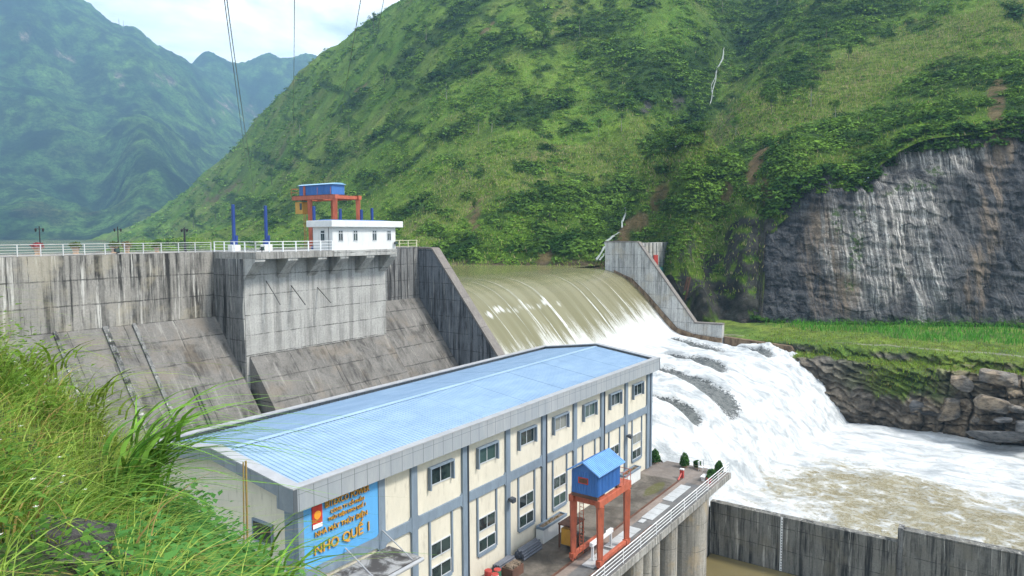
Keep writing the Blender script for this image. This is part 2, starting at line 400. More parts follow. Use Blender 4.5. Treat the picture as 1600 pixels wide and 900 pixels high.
tan = sstep(.12,.45, fbm(tx/10, ty/10, None, 4, 61))*sstep(.25,.6,field)*.6
C = C*(1-tan[...,None])+gt*tan[...,None]
C = C*(1-forest[...,None]*.85)+gd*forest[...,None]*.85
C = C*(.72+.56*n2)*1.16
so_c = np.array([.215,.140,.085])*(.6+.8*n2)
sw = (sstep(.25,.6,soil)*.8*sstep(.3,.55,n2[...,0]+.2))[...,None]; C = C*(1-sw)+so_c*sw
rk = np.array([.085,.082,.078])*(.5+1.0*n2); rw = sstep(.2,.6,rock)[...,None]; C = C*(1-rw)+rk*rw
shore = (1-sstep(ZRES+.2, ZRES+1.6, TP[...,2]+fbm(tx/5,ty/5,None,3,2)*1.0))[...,None]*(vpx < 960)[...,None]
C = C*(1-shore)+np.array([.13,.10,.065])*(.6+.8*n2)*shore
t = NT('hill_ground')
col = t.attr('col', 'Color'); P = t.pos; o = t.xyz()
n = t.noise(P, .9, 8, .7); n3 = t.noise(t.map(P, (1,1,2.2)), 2.6, 6, .75)
col = t.mix(t.step(n, .3, .72, 0, .6), t.mix(1.0, col, (.55,.6,.5), 'MULTIPLY'), t.mix(1.0, col, (1.35,1.25,1.3), 'MULTIPLY'))
col = t.mix(t.step(n3, .46, .72, 0, .62), col, t.mix(1.0, col, (.32,.38,.34), 'MULTIPLY'))
fz = t.math('ADD', o[2], t.math('MULTIPLY', t.noise(P, .12, 3), 9.0))
row = t.math('MULTIPLY', t.math('LESS_THAN', t.math('PINGPONG', fz, .85), .30), t.attr('field'))
row = t.math('MULTIPLY', row, t.step(n, .35, .55))
col = t.mix(t.math('MULTIPLY', row, .95), col, t.mix(1.0, col, (.30,.42,.32), 'MULTIPLY'))
t.bump(t.math('ADD', t.math('MULTIPLY', n, 1.3), t.math('ADD', n3, t.math('MULTIPLY', row, -.5))), .9, 1.1)
M['hill'] = t.done(col, .95, 0, .1)
hill = mesh_np('hillside', TP.reshape(-1,3), grid_faces(NPX, ND)[:, ::-1], M['hill'], None, True, {'col': ('FLOAT_COLOR', C.reshape(-1,3)), 'field': ('FLOAT', field.ravel())})
kind(hill, 'structure')
# rock apron below the shoulder, down to the bank
ia = np.where((pxs > 1026) & (pxs < 1215))[0]; top = TP[ia,0].copy(); dirh = np.array([cF[0],cF[1],0]); sv = np.linspace(0,1,60)
bot = top-dirh*np.interp(pxs[ia],[1026,1060,1120,1215],[3,5,4,2.5])[:,None]; bot[:,2] = 5.0
AP = top[:,None]*(1-sv[None,:,None])+bot[:,None]*sv[None,:,None]; AP[:,:,2] += (-1.2*np.sin(sv*np.pi)*0)[None]
fa = np.minimum(1, sv*8)[None]; dn = fbm(AP[...,0]/2.4+AP[...,1]/3, AP[...,1]/2.4, AP[...,2]/1.7, 4, 29)
AP -= dirh*(dn*1.3*fa+.25*fa)[...,None]; AP[:,0] += np.array([0,0,.05])
gr = sstep(.08,.30, fbm(AP[...,0]/3, AP[...,1]/3, AP[...,2]/3.5, 4, 33))[...,None]; nn = np.clip(.5+dn,0,1)[...,None]
CA = (np.array([.085,.080,.074])*(.45+1.1*nn))*(1-gr)+np.array([.120,.190,.032])*(.6+.8*nn)*gr
kind(mesh_np('rock_shoulder', AP.reshape(-1,3), grid_faces(len(ia),60), M['hill'], None, True, {'col': ('FLOAT_COLOR', CA.reshape(-1,3)), 'field': ('FLOAT', np.zeros(CA[...,0].size))}), 'structure')
# far mountain across the valley
MS = [(-150,-170,2500),(0,-110,2600),(60,-60,2600),(130,2,2600),(150,16,2600),(185,38,2620),(215,46,2620),(232,62,2650),(250,78,2650),(290,97,2680),(308,106,2900),
(325,88,3200),(345,95,3200),(365,102,3200),(400,95,3200),(420,89,3200),(440,97,3200),(475,92,3200),(500,101,3200),(560,90,3300),(640,100,3300),
(-150,380,1150),(0,384,1150),(150,386,1150),(300,386,1200),(400,386,1300),(520,384,1500),(640,380,1600),
(-100,250,1500),(0,230,1650),(40,330,1330),(110,200,1800),(165,300,1600),(215,225,1640),(255,290,1500),(160,345,1400),(215,330,1330),(290,340,1450),(300,240,1950),(320,180,2350),(265,170,2150),(200,130,2150),(110,110,2150),(0,60,2100),(330,300,1750),(380,240,2300),(390,180,2800),(440,180,2900),(440,280,2300),(500,200,2900),(-150,100,2000),
(-150,100,3300),(0,100,3300),(130,130,3300),(250,180,3500),(310,200,3700),(365,220,3900),(440,220,3900),(560,220,4000)]
MV = np.array(MS, float); rbm = RBF(np.stack([MV[:,0]/120., 3.0*np.log(MV[:,2])], -1), MV[:,1], .12)
NPX2, ND2 = 330, 330
pxm = np.linspace(-220, 640, NPX2); dm = 1120*(3800/1120)**np.linspace(0,1,ND2)
PXm = np.repeat(pxm[:,None], ND2, 1); DDm = np.repeat(dm[None], NPX2, 0)
PYm = rbm(np.stack([PXm.ravel()/120., 3.0*np.log(DDm.ravel())], -1)).reshape(PXm.shape)
r3m = cF[None,None]+cR*((PXm-800)/FPX)[...,None]-cU*((PYm-450)/FPX)[...,None]
TM = CAM+r3m*DDm[...,None]; mxx, myy = TM[...,0], TM[...,1]
nearsky = sstep(2300,2600,DDm)
TM[...,2] += fbm(mxx/16,myy/16,None,3,44)*np.interp(DDm,[1120,1800,2600],[2,5,9])
TM[...,2] += ridged(mxx/330, myy/330, 5, 14)*np.interp(DDm,[1120,1500,2600],[10,48,22]) + fbm(mxx/90, myy/90, None, 5, 15)*np.interp(DDm,[1120,1600,2600],[6,26,14])
mpx, mpy, _ = project(TM.reshape(-1,3)); mpx = mpx.reshape(PXm.shape); mpy = mpy.reshape(PXm.shape)
a1 = np.clip(.5+fbm(mxx/120, myy/120, None, 5, 16), 0, 1)[...,None]; a2 = np.clip(.5+fbm(mxx/28, myy/28, None, 4, 17)*1.2, 0, 1)[...,None]
CM = np.array([.028,.075,.018])*(1-a1)+np.array([.090,.165,.030])*a1; CM = CM*(.35+1.3*a2)*1.9
bar = sstep(.12,.34,fbm(mxx/110+9, myy/110, TM[...,2]/60, 4, 18))*sstep(180,330,mpy)
CM = CM*(1-.6*bar[...,None])+np.array([.17,.165,.075])*.6*bar[...,None]
dk = sstep(.05,.3,fbm(mxx/80+4, myy/80, None, 5, 23))*.7
CM = CM*(1-dk[...,None])+np.array([.012,.034,.016])*dk[...,None]
crg = np.zeros(PXm.shape)
for b in [(255,122,26,13,20),(395,175,17,22,20),(350,165,26,10,10),(185,125,14,10,0),(430,165,14,14,0),(40,65,10,14,0),(60,180,5,10,0),(330,190,10,8,0),(100,90,20,8,20)]:
    crg = np.maximum(crg, blob(mpx+fbm(mxx/40,myy/40,None,3,5)*14, mpy+fbm(mxx/40,myy/40,None,3,6)*14, *b))
cw = (.75*sstep(.35,.8,crg)*sstep(-.05,.25,fbm(mxx/25,myy/25,TM[...,2]/70,4,25)))[...,None]
CM = CM*(1-cw)+np.array([.62,.47,.40])*(.45+.9*a2)*cw
t = NT('mountain_ground'); col = t.attr('col','Color'); n = t.noise(t.pos, .03, 12, .8); nf = t.noise(t.pos, .11, 8, .8)
col = t.mix(t.step(nf,.44,.58,0,.9), col, t.mix(1.0,col,(.30,.36,.40),'MULTIPLY'))
col = t.mix(t.step(n,.35,.7,0,.7), t.mix(1.0,col,(.5,.55,.5),'MULTIPLY'), t.mix(1.0,col,(1.4,1.35,1.3),'MULTIPLY'))
t.bump(t.math('ADD', n, t.math('MULTIPLY', nf, .35)), 1.0, 34.0); M['mountain'] = t.done(col, .95, 0, .05)
kind(mesh_np('mountain', TM.reshape(-1,3), grid_faces(NPX2, ND2)[:, ::-1], M['mountain'], None, True, {'col': ('FLOAT_COLOR', CM.reshape(-1,3))}), 'structure')
# valley floor far below the crest, so that the ground reaches under everything
t = NT('valley_ground'); M['valley'] = t.done(t.mix(t.noise(t.pos,.05,6), (.05,.09,.03), (.13,.12,.07)), .95)
mb = MB(); mb.add([(-2500,-2500,-13),(6500,-2500,-13),(6500,6500,-13),(-2500,6500,-13)], [(0,1,2,3)])
kind(mb.build('ground', M['valley']), 'structure')
# ------------------------------------------------------------------ quarried cliff
CB = np.array([(1178,490,149.2),(1200,496,148),(1240,502,146.5),(1320,500,143.5),(1420,500,140.5),(1520,502,137.5),(1600,502,135.5),(1760,506,132)], float)
CT = np.array([(1178,345,159),(1200,320,157.5),(1240,292,156),(1290,268,155),(1330,276,153),(1365,268,152),(1392,226,153.5),(1440,208,154),(1520,200,152.5),(1600,184,151),(1760,176,149)], float)
NC, NR = 620, 300
cp = np.linspace(1178, 1760, NC); bt = np.linspace(0, 1, NR)
by, bd = np.interp(cp, CB[:,0], CB[:,1])+6, np.interp(cp, CB[:,0], CB[:,2]); ty_, td = np.interp(cp, CT[:,0], CT[:,1]), np.interp(cp, CT[:,0], CT[:,2])
Pb = np.array([atd(a,b,c) for a,b,c in zip(cp,by,bd)]); Pt = np.array([atd(a,b,c) for a,b,c in zip(cp,ty_,td)])
s_ = bt[None,:,None]; prof = s_**1.0
CP = Pb[:,None]*(1-prof)+Pt[:,None]*prof; cell0 = lambda a,b: _h(np.floor(a), np.floor(b), np.zeros_like(a), 66)
q = cp[:,None]+0*bt[None]; along = (cp-1178)[:,None]*.128+0*bt[None]; zz = CP[...,2]
ledge = np.interp(cp, [1178,1290,1330,1370,1440,1500], [0,0,1.0,1.6,1.2,0.0])[:,None]*sstep(-1.0,1.0, zz-np.interp(cp,[1290,1340,1420,1470],[35,35.5,37.5,38.5])[:,None])
topj = sstep(.55,1.0,bt)[None]*fbm(along/2.6, along*0+3, None, 5, 68)*2.6
CP[...,2] += topj
disp = fbm(along/8, zz/14, None, 3, 61)*2.2 + ridged(along/4.2+.12*zz, zz/22, 4, 62)*.55 + np.abs(fbm(along/1.6, zz/1.0+along*.1, None, 4, 63))*.4 + .8*(cell0(along/2.4+fbm(along/3,zz/3,None,2,5), zz/3.1+fbm(along/4,zz/4,None,2,6)+along*.12)-.5)*.75 - ledge*.9
strata = vnoise(along/6+zz*.12, zz*1.05+along*.10, None, 64); disp += strata*.30
nrm = np.array([-cF[0], -cF[1], .12]); nrm /= np.linalg.norm(nrm)
CP = CP+nrm*disp[...,None]
t = NT('cliff_rock'); P = t.pos
ax = t.math('ADD', t.math('MULTIPLY', t.xyz()[0], .46), t.math('MULTIPLY', t.xyz()[1], -.89))
cmb = t.n('ShaderNodeCombineXYZ'); t.l(ax, cmb.inputs[0]); t.l(t.xyz()[2], cmb.inputs[1]); A = cmb.outputs[0]
rough = t.noise(t.map(A, (1,.75,1)), .55, 10, .72, .35)
base = t.mix(t.step(rough,.34,.66), (.013,.0155,.020), (.085,.089,.097))
base = t.mix(t.step(t.noise(t.map(A,(1,.55,1)),1.9,8,.75),.5,.7,0,.7), base, (.175,.160,.138))
vs = t.map(A, (1,.030,1)); st = t.math('MULTIPLY', t.step(t.noise(vs, 1.7, 10, .78), .48, .60), t.step(t.noise(t.map(A,(1,.5,1)), 1.5, 8, .75), .30, .58))
wmask = t.attr('white'); bmask = t.attr('brown')
base = t.mix(t.math('MULTIPLY', wmask, t.step(t.noise(t.map(A,(1,.3,1)), 1.1, 7, .7), .32, .64, .1, .85)), base, (.29,.275,.25))
base = t.mix(t.math('MULTIPLY', t.math('MULTIPLY', st, wmask), 1.0), base, (.74,.70,.65))
base = t.mix(t.math('MULTIPLY', t.step(t.noise(t.map(A,(1,.10,1),(5,9,0)), .7, 7, .7), .38, .62), bmask), base, (.235,.180,.130))
dkst = t.step(t.noise(t.map(A,(1,.03,1),(21,2,0)), 1.9, 9, .76), .50, .62)
base = t.mix(t.math('MULTIPLY', dkst, .75), base, (.020,.022,.026))
crk = t.math('LESS_THAN', t.voro(t.map(t.noise(A,.4,3,color=True),(2.2,2.2,2.2)), 4.0, 'DISTANCE_TO_EDGE'), .02)
base = t.mix(t.math('MULTIPLY', crk, .6), base, (.02,.02,.02))
base = t.mix(t.math('MULTIPLY', t.attr('green'), t.step(t.noise(P,1.1,7,.7),.46,.58)), base, (.050,.095,.020))
t.bump(t.math('ADD', rough, t.math('MULTIPLY', t.noise(t.map(A,(1,.7,1)),3.2,8,.75),.5)), 1.0, .9); M['cliff'] = t.done(base, .85, 0, .3)
kx, ky, _ = project(CP.reshape(-1,3)); kx = kx.reshape(q.shape); ky = ky.reshape(q.shape)
kw = kx+fbm(along/3,zz/3,None,3,71)*10; ko = ky+fbm(along/3+9,zz/3,None,3,72)*14
def mx_(L): 
    r = np.zeros(q.shape)
    for b in L: r = np.maximum(r, blob(kw, ko, *b))
    return sstep(.15,.75,r)
white = mx_([(1360,400,60,95,0),(1300,380,24,60,0),(1420,330,60,50,0),(1480,250,50,30,0),(1455,440,30,50,0),(1400,232,40,22,-30),(1375,262,36,14,-25),(1412,380,30,85,0),(1440,430,22,85,0),(1345,345,22,40,0),(1330,400,22,60,0),(1425,240,34,26,-20),(1390,270,30,12,-30),(1450,330,22,30,0),(1370,310,40,18,0),(1520,240,25,20,0),(1350,460,12,25,0)])
white = np.maximum(white, .22*sstep(0,.4,fbm(along/5,zz/30,None,3,73)))
brown = mx_([(1562,220,22,70,0),(1548,320,20,110,4),(1530,430,20,70,3),(1285,400,34,90,0),(1320,460,30,40,0)])
green = np.maximum(sstep(.0,.09,bt)[None]*0+ (1-sstep(.01,.05,bt))[None], mx_([(1335,395,14,38,10),(1310,350,10,25,0),(1345,330,12,12,0),(1420,295,45,7,-8),(1460,270,18,8,0),(1330,445,10,12,0)])*.9)
green = np.maximum(green, sstep(.93,1.0,bt+fbm(along/4,zz*0,None,3,74)*.06)[None][0] if False else sstep(.93,1.0,bt[None]+fbm(along/4,zz*.1,None,3,74)*.06))
cl = mesh_np('cliff', CP.reshape(-1,3), grid_faces(NC, NR), M['cliff'], None, True, {'white': ('FLOAT', white.ravel()), 'brown': ('FLOAT', brown.ravel()), 'green': ('FLOAT', green.ravel())})
kind(cl, 'structure')
# ------------------------------------------------------------------ water
XL, XR = 75.2, 130.9
PR = np.array([(76,19.2),(72,19.18),(69.5,19.08),(68,18.95),(66,18.5),(63.8,17.6),(62,16.4),(60.2,14.75),(58,12.6),(56,10.3),(54.4,8.55),(53,7.3),(51.3,6.6),(49.4,6.2),(46.5,5.75),(44,5.4)], float)
def smooth_interp(y, P, h=.5):
    k = np.linspace(-h, h, 7); return np.mean([np.interp(y+d, P[::-1,0], P[::-1,1]) for d in k], 0)
def water_z(X, Y):
    a = smooth_interp(Y, PR)
    ye = 27-(X-76)*.13; tq = np.clip((44-Y)/(44-ye), 0, 1)
    p = np.interp(X, [76,100,131], [2.2,2.9,3.4])
    b = 5.4-10.4*tq**p
    return np.where(Y > 44, a, b)
STR = [(84.3,38.3,31.0,1.15,5.6),(98.5,45,27.8,2.3,0),(112,48,34.5,1.7,0),(125,52,39.5,2.0,0),(127.2,40,32,1.5,0)]
ys = np.concatenate([np.arange(76, 60, -.18), np.arange(60, 18, -.13), np.arange(18, -62, -.32)])
xs = np.concatenate([np.arange(XL, XR, .17), [XR], np.arange(XR+.4, 150, .6)])
WX, WY = np.meshgrid(xs, ys, indexing='ij'); WX = np.where(WY < 27.5, np.maximum(WX, 76.45), WX); WZ = water_z(np.minimum(WX,131), WY)
turb = sstep(55, 47, WY)*0
turb = 1-sstep(50, 55, WY); casc = turb*sstep(14, 24, WY); 
dark = np.zeros(WX.shape)
for xc, ya, yb, wd, drift in STR:
    tq = (ya-WY)/(ya-yb); xcc = xc+drift*np.clip(tq,0,1.2)+2.6*np.clip(tq,0,1.3)*(1-np.clip(tq,0,1.3))*1.6-2.4*np.clip(tq,0,1.3)+.5*vnoise(WY/2.,WX*0+xc,None,3)
    wdt = wd*(.35+1.25*np.clip(tq,0,1)); env = sstep(-.05,.12,tq)*(1-sstep(.72,1.05,tq))
    u = (WX-xcc)/wdt; k = np.exp(-np.abs(u)**3)*env
    dark = np.maximum(dark, k); WZ = WZ-.75*k+.75*np.exp(-((u-1.5)/.8)**2)*env+.35*np.exp(-((u+1.6)/.8)**2)*env
rag = fbm(WX/2.2, WY/3.2, None, 5, 81); big = fbm(WX/7, WY/7, None, 4, 82)
boil = np.abs(fbm(WX/1.6, WY/1.6, None, 4, 83))
WZ += casc*(rag*.55+big*.7)*sstep(53,44,WY)*0
mid = (1-sstep(40,47,WY))*sstep(16,24,WY)
WZ += mid*(rag*.22+big*.85+boil*.30)+(1-sstep(46,53,WY))*(1-mid)*rag*.22
edge = sstep(120,129,WX)*sstep(18,26,WY)*(1-sstep(33,38,WY)); WZ += edge*(boil*1.1+.5)
riv = 1-sstep(16,24,WY); WZ += riv*(fbm(WX/3.4,WY/5.2,None,5,84)*.42+fbm(WX/11,WY/15,None,3,85)*.35)
WZ = np.where(WX > XR, np.minimum(WZ, ZRIV+.3), WZ)
# foam cover: 0 clear brown water, 1 white water and painted sky glare
bx = np.interp(WY, [-62,-3,3.5,9.4,16.8,24.4,31.3,40], [96,99.5,100.5,104,107,110,112,100])
band = sstep(-7, 3.0, WX-bx+fbm(WX/4,WY/7,None,4,86)*5)
fo_r = np.clip(.33+.50*band*np.interp(WY,[-62,-20,25],[.45,.75,1.0]) + .30*sstep(4,22,WY)*(1-band)*sstep(-.35,.4,fbm(WX/7,WY/6,None,3,87))+.10*sstep(18,30,WY), 0, 1)
fall = np.interp(WY, [44,51.5,53,54.6,57,60.5], [1,1,.88,.60,.32,.05])+.16*sstep(96,130,WX)*sstep(52,56,WY)*(1-sstep(59,63,WY))
fall = np.maximum(fall, .60*np.exp(-((WY-(60.6+.3*np.sin(WX)))/.85)**2)*sstep(110,94,WX)*(.55+.9*np.clip(fbm(WX/1.1,WX*0,None,4,90)+.2,0,1)))  # sky glare on the left of the sheet, painted in as a broken white band
foam_glare = np.where(WY > 44, fall, 0)
ca = np.interp(WX,[78,92,104,116],[26,23.5,19,11]); cz = sstep(-5, 6, WY-ca+fbm(WX/4,WY/4,None,4,88)*5); foam_glare = np.where(WY <= 44, fo_r*(1-cz)+1.0*cz, foam_glare)
foam_glare *= 1-.0*dark
arc = np.concatenate([[0], np.cumsum(np.hypot(np.diff(ys), np.diff(smooth_interp(ys, PR))))])
flow = np.stack([WX, np.repeat(arc[None], len(xs), 0), np.zeros_like(WX)], -1)
sheet = sstep(48, 56, WY)
t = NT('river_water'); fl = t.attr('flow','Vector'); P = t.pos
s1 = t.noise(t.map(fl,(1,.05,1)), 3.4, 8, .78); s2 = t.noise(t.map(fl,(1,.035,1),(13,0,0)), .55, 5, .6); s3 = t.noise(t.map(fl,(1,.30,1)), 3.6, 6, .78)
f0 = t.attr('foam_glare'); sh_ = t.attr('sheet')
stv = t.math('ADD', t.math('MULTIPLY', t.math('SUBTRACT', s1, .5), 1.15), t.math('ADD', t.math('MULTIPLY', t.math('SUBTRACT', s2,.5), 1.3), t.math('MULTIPLY', t.math('SUBTRACT', s3,.5), .75)))
rv1 = t.noise(t.map(P,(1,.72,1)), .75, 10, .74, .9); rv2 = t.noise(t.map(P,(1,.8,1)), 3.1, 7, .72, .6)
wpn = t.n('ShaderNodeVectorMath'); wpn.operation = 'MULTIPLY_ADD'; t.l(t.noise(t.map(P,(1,.8,1)), .55, 5, .65, color=True), wpn.inputs[0]); wpn.inputs[1].default_value = (2.6,2.6,0); t.l(P, wpn.inputs[2])
web0 = t.step(t.voro(t.map(wpn.outputs[0],(1,.62,0)), .62, 'DISTANCE_TO_EDGE'), .0, .22, 1.0, 0.0); web = t.math('MULTIPLY', web0, t.step(t.noise(P,.35,6,.65),.40,.62))
rv = t.math('ADD', t.math('MULTIPLY', t.math('SUBTRACT', rv1,.5), 2.0), t.math('ADD', t.math('MULTIPLY', web, .42), t.math('MULTIPLY', t.math('SUBTRACT', rv2,.5), 1.5)))
ns = t.math('ADD', t.math('MULTIPLY', stv, sh_), t.math('MULTIPLY', rv, t.math('SUBTRACT', 1.0, sh_)))
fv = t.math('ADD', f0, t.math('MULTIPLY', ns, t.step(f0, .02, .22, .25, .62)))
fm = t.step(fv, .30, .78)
# a few long torn white threads on the smooth sheet
th = t.step(t.noise(t.map(fl,(1,.012,1),(3,0,0)), .62, 3, .5), .595, .635)
fm = t.math('MAXIMUM', fm, t.math('MULTIPLY', t.math('MULTIPLY', th, t.step(s3,.30,.56)), t.math('MULTIPLY', sh_, t.step(t.attr('foam_glare'), .0, .22, .12, .95))))
brown = t.mix(t.step(t.noise(P,.22,5,.6),.35,.65), (.245,.210,.118), (.315,.280,.180))
brown = t.mix(sh_, brown, t.mix(t.step(s2,.4,.6), (.165,.152,.078), (.205,.190,.108)))
whitec = t.mix(t.step(t.noise(t.map(P,(1,.45,1)),.55,7,.62,.5),.30,.62), (.33,.355,.37), (.66,.67,.67)); whitec = t.mix(t.math('MULTIPLY', sh_, .7), whitec, (.66,.67,.67))
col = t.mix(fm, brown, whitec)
dk = t.attr('dark'); spk = t.noise(t.map(P,(1,.7,1)), 2.1, 8, .8, 1.2)
dm = t.math('MULTIPLY', t.step(t.math('ADD', dk, t.math('MULTIPLY', t.math('SUBTRACT', spk, .5), 2.2)), .40, .58), t.step(dk,.06,.30))
col = t.mix(t.math('MULTIPLY', dm, .93), col, t.mix(t.step(spk,.47,.60), (.125,.135,.130), (.018,.023,.024)))
rg = t.math('ADD', t.math('MULTIPLY', fm, .55), t.math('ADD', .14, t.math('MULTIPLY', t.math('SUBTRACT',1.0,sh_), .12)))
hh = t.math('ADD', t.math('MULTIPLY', rv, t.math('MULTIPLY', t.math('SUBTRACT',1.02,sh_), .5)), t.math('MULTIPLY', stv, t.math('MULTIPLY', sh_, .10)))
hh = t.math('ADD', hh, t.math('MULTIPLY', dm, -.25))
t.bump(hh, .7, .5); M['river'] = t.done(col, rg, 0, .5)
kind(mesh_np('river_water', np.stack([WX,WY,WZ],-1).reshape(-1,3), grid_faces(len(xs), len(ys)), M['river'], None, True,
     {'foam_glare': ('FLOAT', foam_glare.ravel()), 'dark': ('FLOAT', dark.ravel()), 'sheet': ('FLOAT', sheet.ravel()), 'flow': ('FLOAT_VECTOR', flow.reshape(-1,3))}), 'structure')
t = NT('reservoir_water'); P = t.pos
t.bump(t.noise(t.map(P,(1,1,1)), 1.3, 4, .6), .10, .12); M['res'] = t.done(t.mix(t.noise(P,.06,4), (.150,.150,.060),(.185,.175,.075)), .16, 0, .5)
mb = MB(); mb.add([(20,76,ZRES),(180,76,ZRES),(900,700,ZRES),(1200,1400,ZRES),(300,1500,ZRES),(20,600,ZRES)], [(0,1,2,3,4,5)])
kind(mb.build('reservoir_water', M['res']), 'structure')
t = NT('pool_water'); t.bump(t.noise(t.pos,1.2,4),.2,.1); M['pool'] = t.done(t.mix(t.noise(t.pos,.2,4),(.15,.125,.06),(.20,.165,.08)), .12)
mb = MB(); mb.add([(20,-40,-9.7),(76.4,-40,-9.7),(76.4,26,-9.7),(20,26,-9.7)], [(0,1,2,3)]); kind(mb.build('pool_water', M['pool']), 'structure')
# mountain stream falling down the gully into the reservoir
def surf_at(px, py):
    # the terrain point seen along one bearing and elevation
    i = int(np.clip(round((px-pxs[0])/(pxs[1]-pxs[0])), 0, NPX-1)); j = np.where(VIS[i] & (vpy[i] <= py))[0]
    j = j[0] if len(j) else ND-1
    return TP[i, j], i, j
t = NT('stream_water'); n = t.noise(t.map(t.pos,(1,1,.25)), 2.4, 7, .75); M['stream'] = t.done(t.mix(t.step(n,.35,.6), (.10,.13,.08), (.30,.33,.33)), .6)
def stream(name, pts, wd):
    V = []; F = []; L = []
    for k in range(len(pts)-1):
        for u in np.linspace(0,1,10,endpoint=False): L.append((pts[k][0]*(1-u)+pts[k+1][0]*u, pts[k][1]*(1-u)+pts[k+1][1]*u))
    L.append(pts[-1]); path = np.array([surf_at(a+1.6*math.sin(b*.21), b)[0] for a, b in L]); pad = np.vstack([path[:1]]*3+[path]+[path[-1:]]*3); path = sum(pad[k:k+len(path)] for k in range(7))/7
    for k, p in enumerate(path):
        ww = wd*.42*(.7+.9*abs(vnoise(np.array([k*.16]),np.array([wd]))[0])); q_ = np.array(p)-cF*.9*np.array([1,1,0])+np.array([0,0,.55])
        V += [q_-cR*ww-cF*.2, q_-np.array([cF[0],cF[1],0])*.35, q_+cR*ww-cF*.2]
        if k: n0 = 3*(k-1); F += [(n0,n0+1,n0+4,n0+3),(n0+1,n0+2,n0+5,n0+4)]
    o = mesh_np(name, np.array(V), F, M['stream'], None, True); return kind(o, 'structure')
stream('waterfall', [(1132,76),(1127,94),(1119,112),(1115,138),(1108,172)], .52)
stream('waterfall', [(1129,92),(1121,112),(1111,134),(1112,158)], .34)
stream('waterfall', [(1131,84),(1123,104),(1118,120)], .3)
stream('waterfall', [(1063,222),(1058,237)], .6)
stream('waterfall', [(1061,226),(1054,238)], .45)
stream('waterfall', [(976,326),(974,345),(971,362)], .45)
stream('waterfall', [(966,368),(955,374),(948,386),(943,400),(937,412)], .55)
stream('waterfall', [(960,372),(948,380),(940,394),(932,412)], .5)
stream('waterfall', [(950,378),(943,390),(930,411)], .35)
# ------------------------------------------------------------------ plain paints
M['cream'] = paint('cream_render', (.64,.59,.48), .8, .06, dirt=(.36,.32,.25), scale=.9, dirt_amt=.5)
M['bluegrey'] = paint('blue_grey_trim', (.185,.235,.290), .6, .12, dirt=(.12,.15,.18), scale=1.6)
M['white'] = paint('white_render', (.66,.66,.645), .75, .05, dirt=(.38,.38,.34), scale=1.0, dirt_amt=.45)
M['whitemetal'] = paint('white_painted_steel', (.78,.79,.80), .4, .06, dirt=(.42,.40,.37))
M['alu'] = paint('aluminium_frame', (.52,.54,.56), .4, .08)
M['orange'] = paint('orange_crane_paint', (.43,.105,.055), .55, .2, dirt=(.15,.06,.04), scale=2.4, dirt_amt=.6)
M['bluesheet'] = paint('blue_sheet_metal', (.045,.155,.43), .45, .12, dirt=(.03,.085,.23), scale=1.5, dirt_amt=.3)
M['bluepost'] = paint('deep_blue_paint', (.012,.045,.21), .45, .12)
M['yellow'] = paint('ochre_cab_paint', (.52,.27,.04), .5, .12, dirt=(.25,.13,.03))
M['steel'] = paint('weathered_steel', (.13,.125,.12), .5, .2, .4)
M['rust'] = paint('rusty_iron', (.115,.055,.035), .8, .3, dirt=(.05,.03,.025))
M['black'] = paint('black_lamp_paint', (.02,.022,.028), .4, .1)
M['darkpipe'] = paint('dark_downpipe', (.045,.055,.07), .5, .1)
M['red'] = paint('red_paint', (.42,.05,.04), .55, .15)
M['terracotta'] = paint('sandstone_pot', (.48,.34,.24), .85, .15)
M['soil'] = paint('dry_soil', (.16,.12,.085), .95, .3, scale=5)
M['plate'] = paint('galvanised_cover', (.43,.44,.45), .5, .12, dirt=(.24,.23,.22), scale=1.1, dirt_amt=.6)
M['greypile'] = paint('grey_pipe_plastic', (.12,.13,.155), .5, .15)
M['bamboo'] = paint('bamboo', (.26,.175,.06), .6, .25)
M['sign'] = paint('sky_blue_sign_paint', (.10,.35,.66), .6, .05)
M['gold'] = paint('gold_letter', (.60,.30,.035), .4, .12)
M['letter_edge'] = paint('dark_letter_edge', (.07,.04,.02), .6, .2)
M['emblem'] = paint('emblem_red', (.55,.035,.02), .5, .08)
M['emblem_gold'] = paint('emblem_orange', (.80,.33,.03), .5, .1)
t = NT('window_glass'); n = t.noise(t.pos, .8, 4); M['glass'] = t.done(t.mix(t.step(n,.4,.6), (.012,.022,.024), (.035,.055,.05)), .06, 0, .6)
t = NT('blind_behind_glass'); M['glass3'] = t.done((.20,.21,.19), .12, 0, .5)
t = NT('curtained_glass'); M['glass2'] = t.done((.05,.085,.075), .1, 0, .5)
# corrugated blue roof sheet
t = NT('blue_roof_sheet'); P = t.pos; n = t.noise(t.map(P,(.35,1,1)), .8, 7, .65)
col = t.mix(t.step(n,.35,.7), (.240,.355,.500), (.300,.425,.565)); n2 = t.noise(t.map(P,(1.0,.16,1)), 1.6, 6, .7)
col = t.mix(t.math('MULTIPLY', t.step(n2,.54,.72), .5), col, (.165,.250,.370)); col = t.mix(t.math('MULTIPLY', t.line(t.xyz()[0], 6.1, 24.4, .06), .5), col, (.09,.16,.27))
M['roof'] = t.done(col, .38, 0, .5)
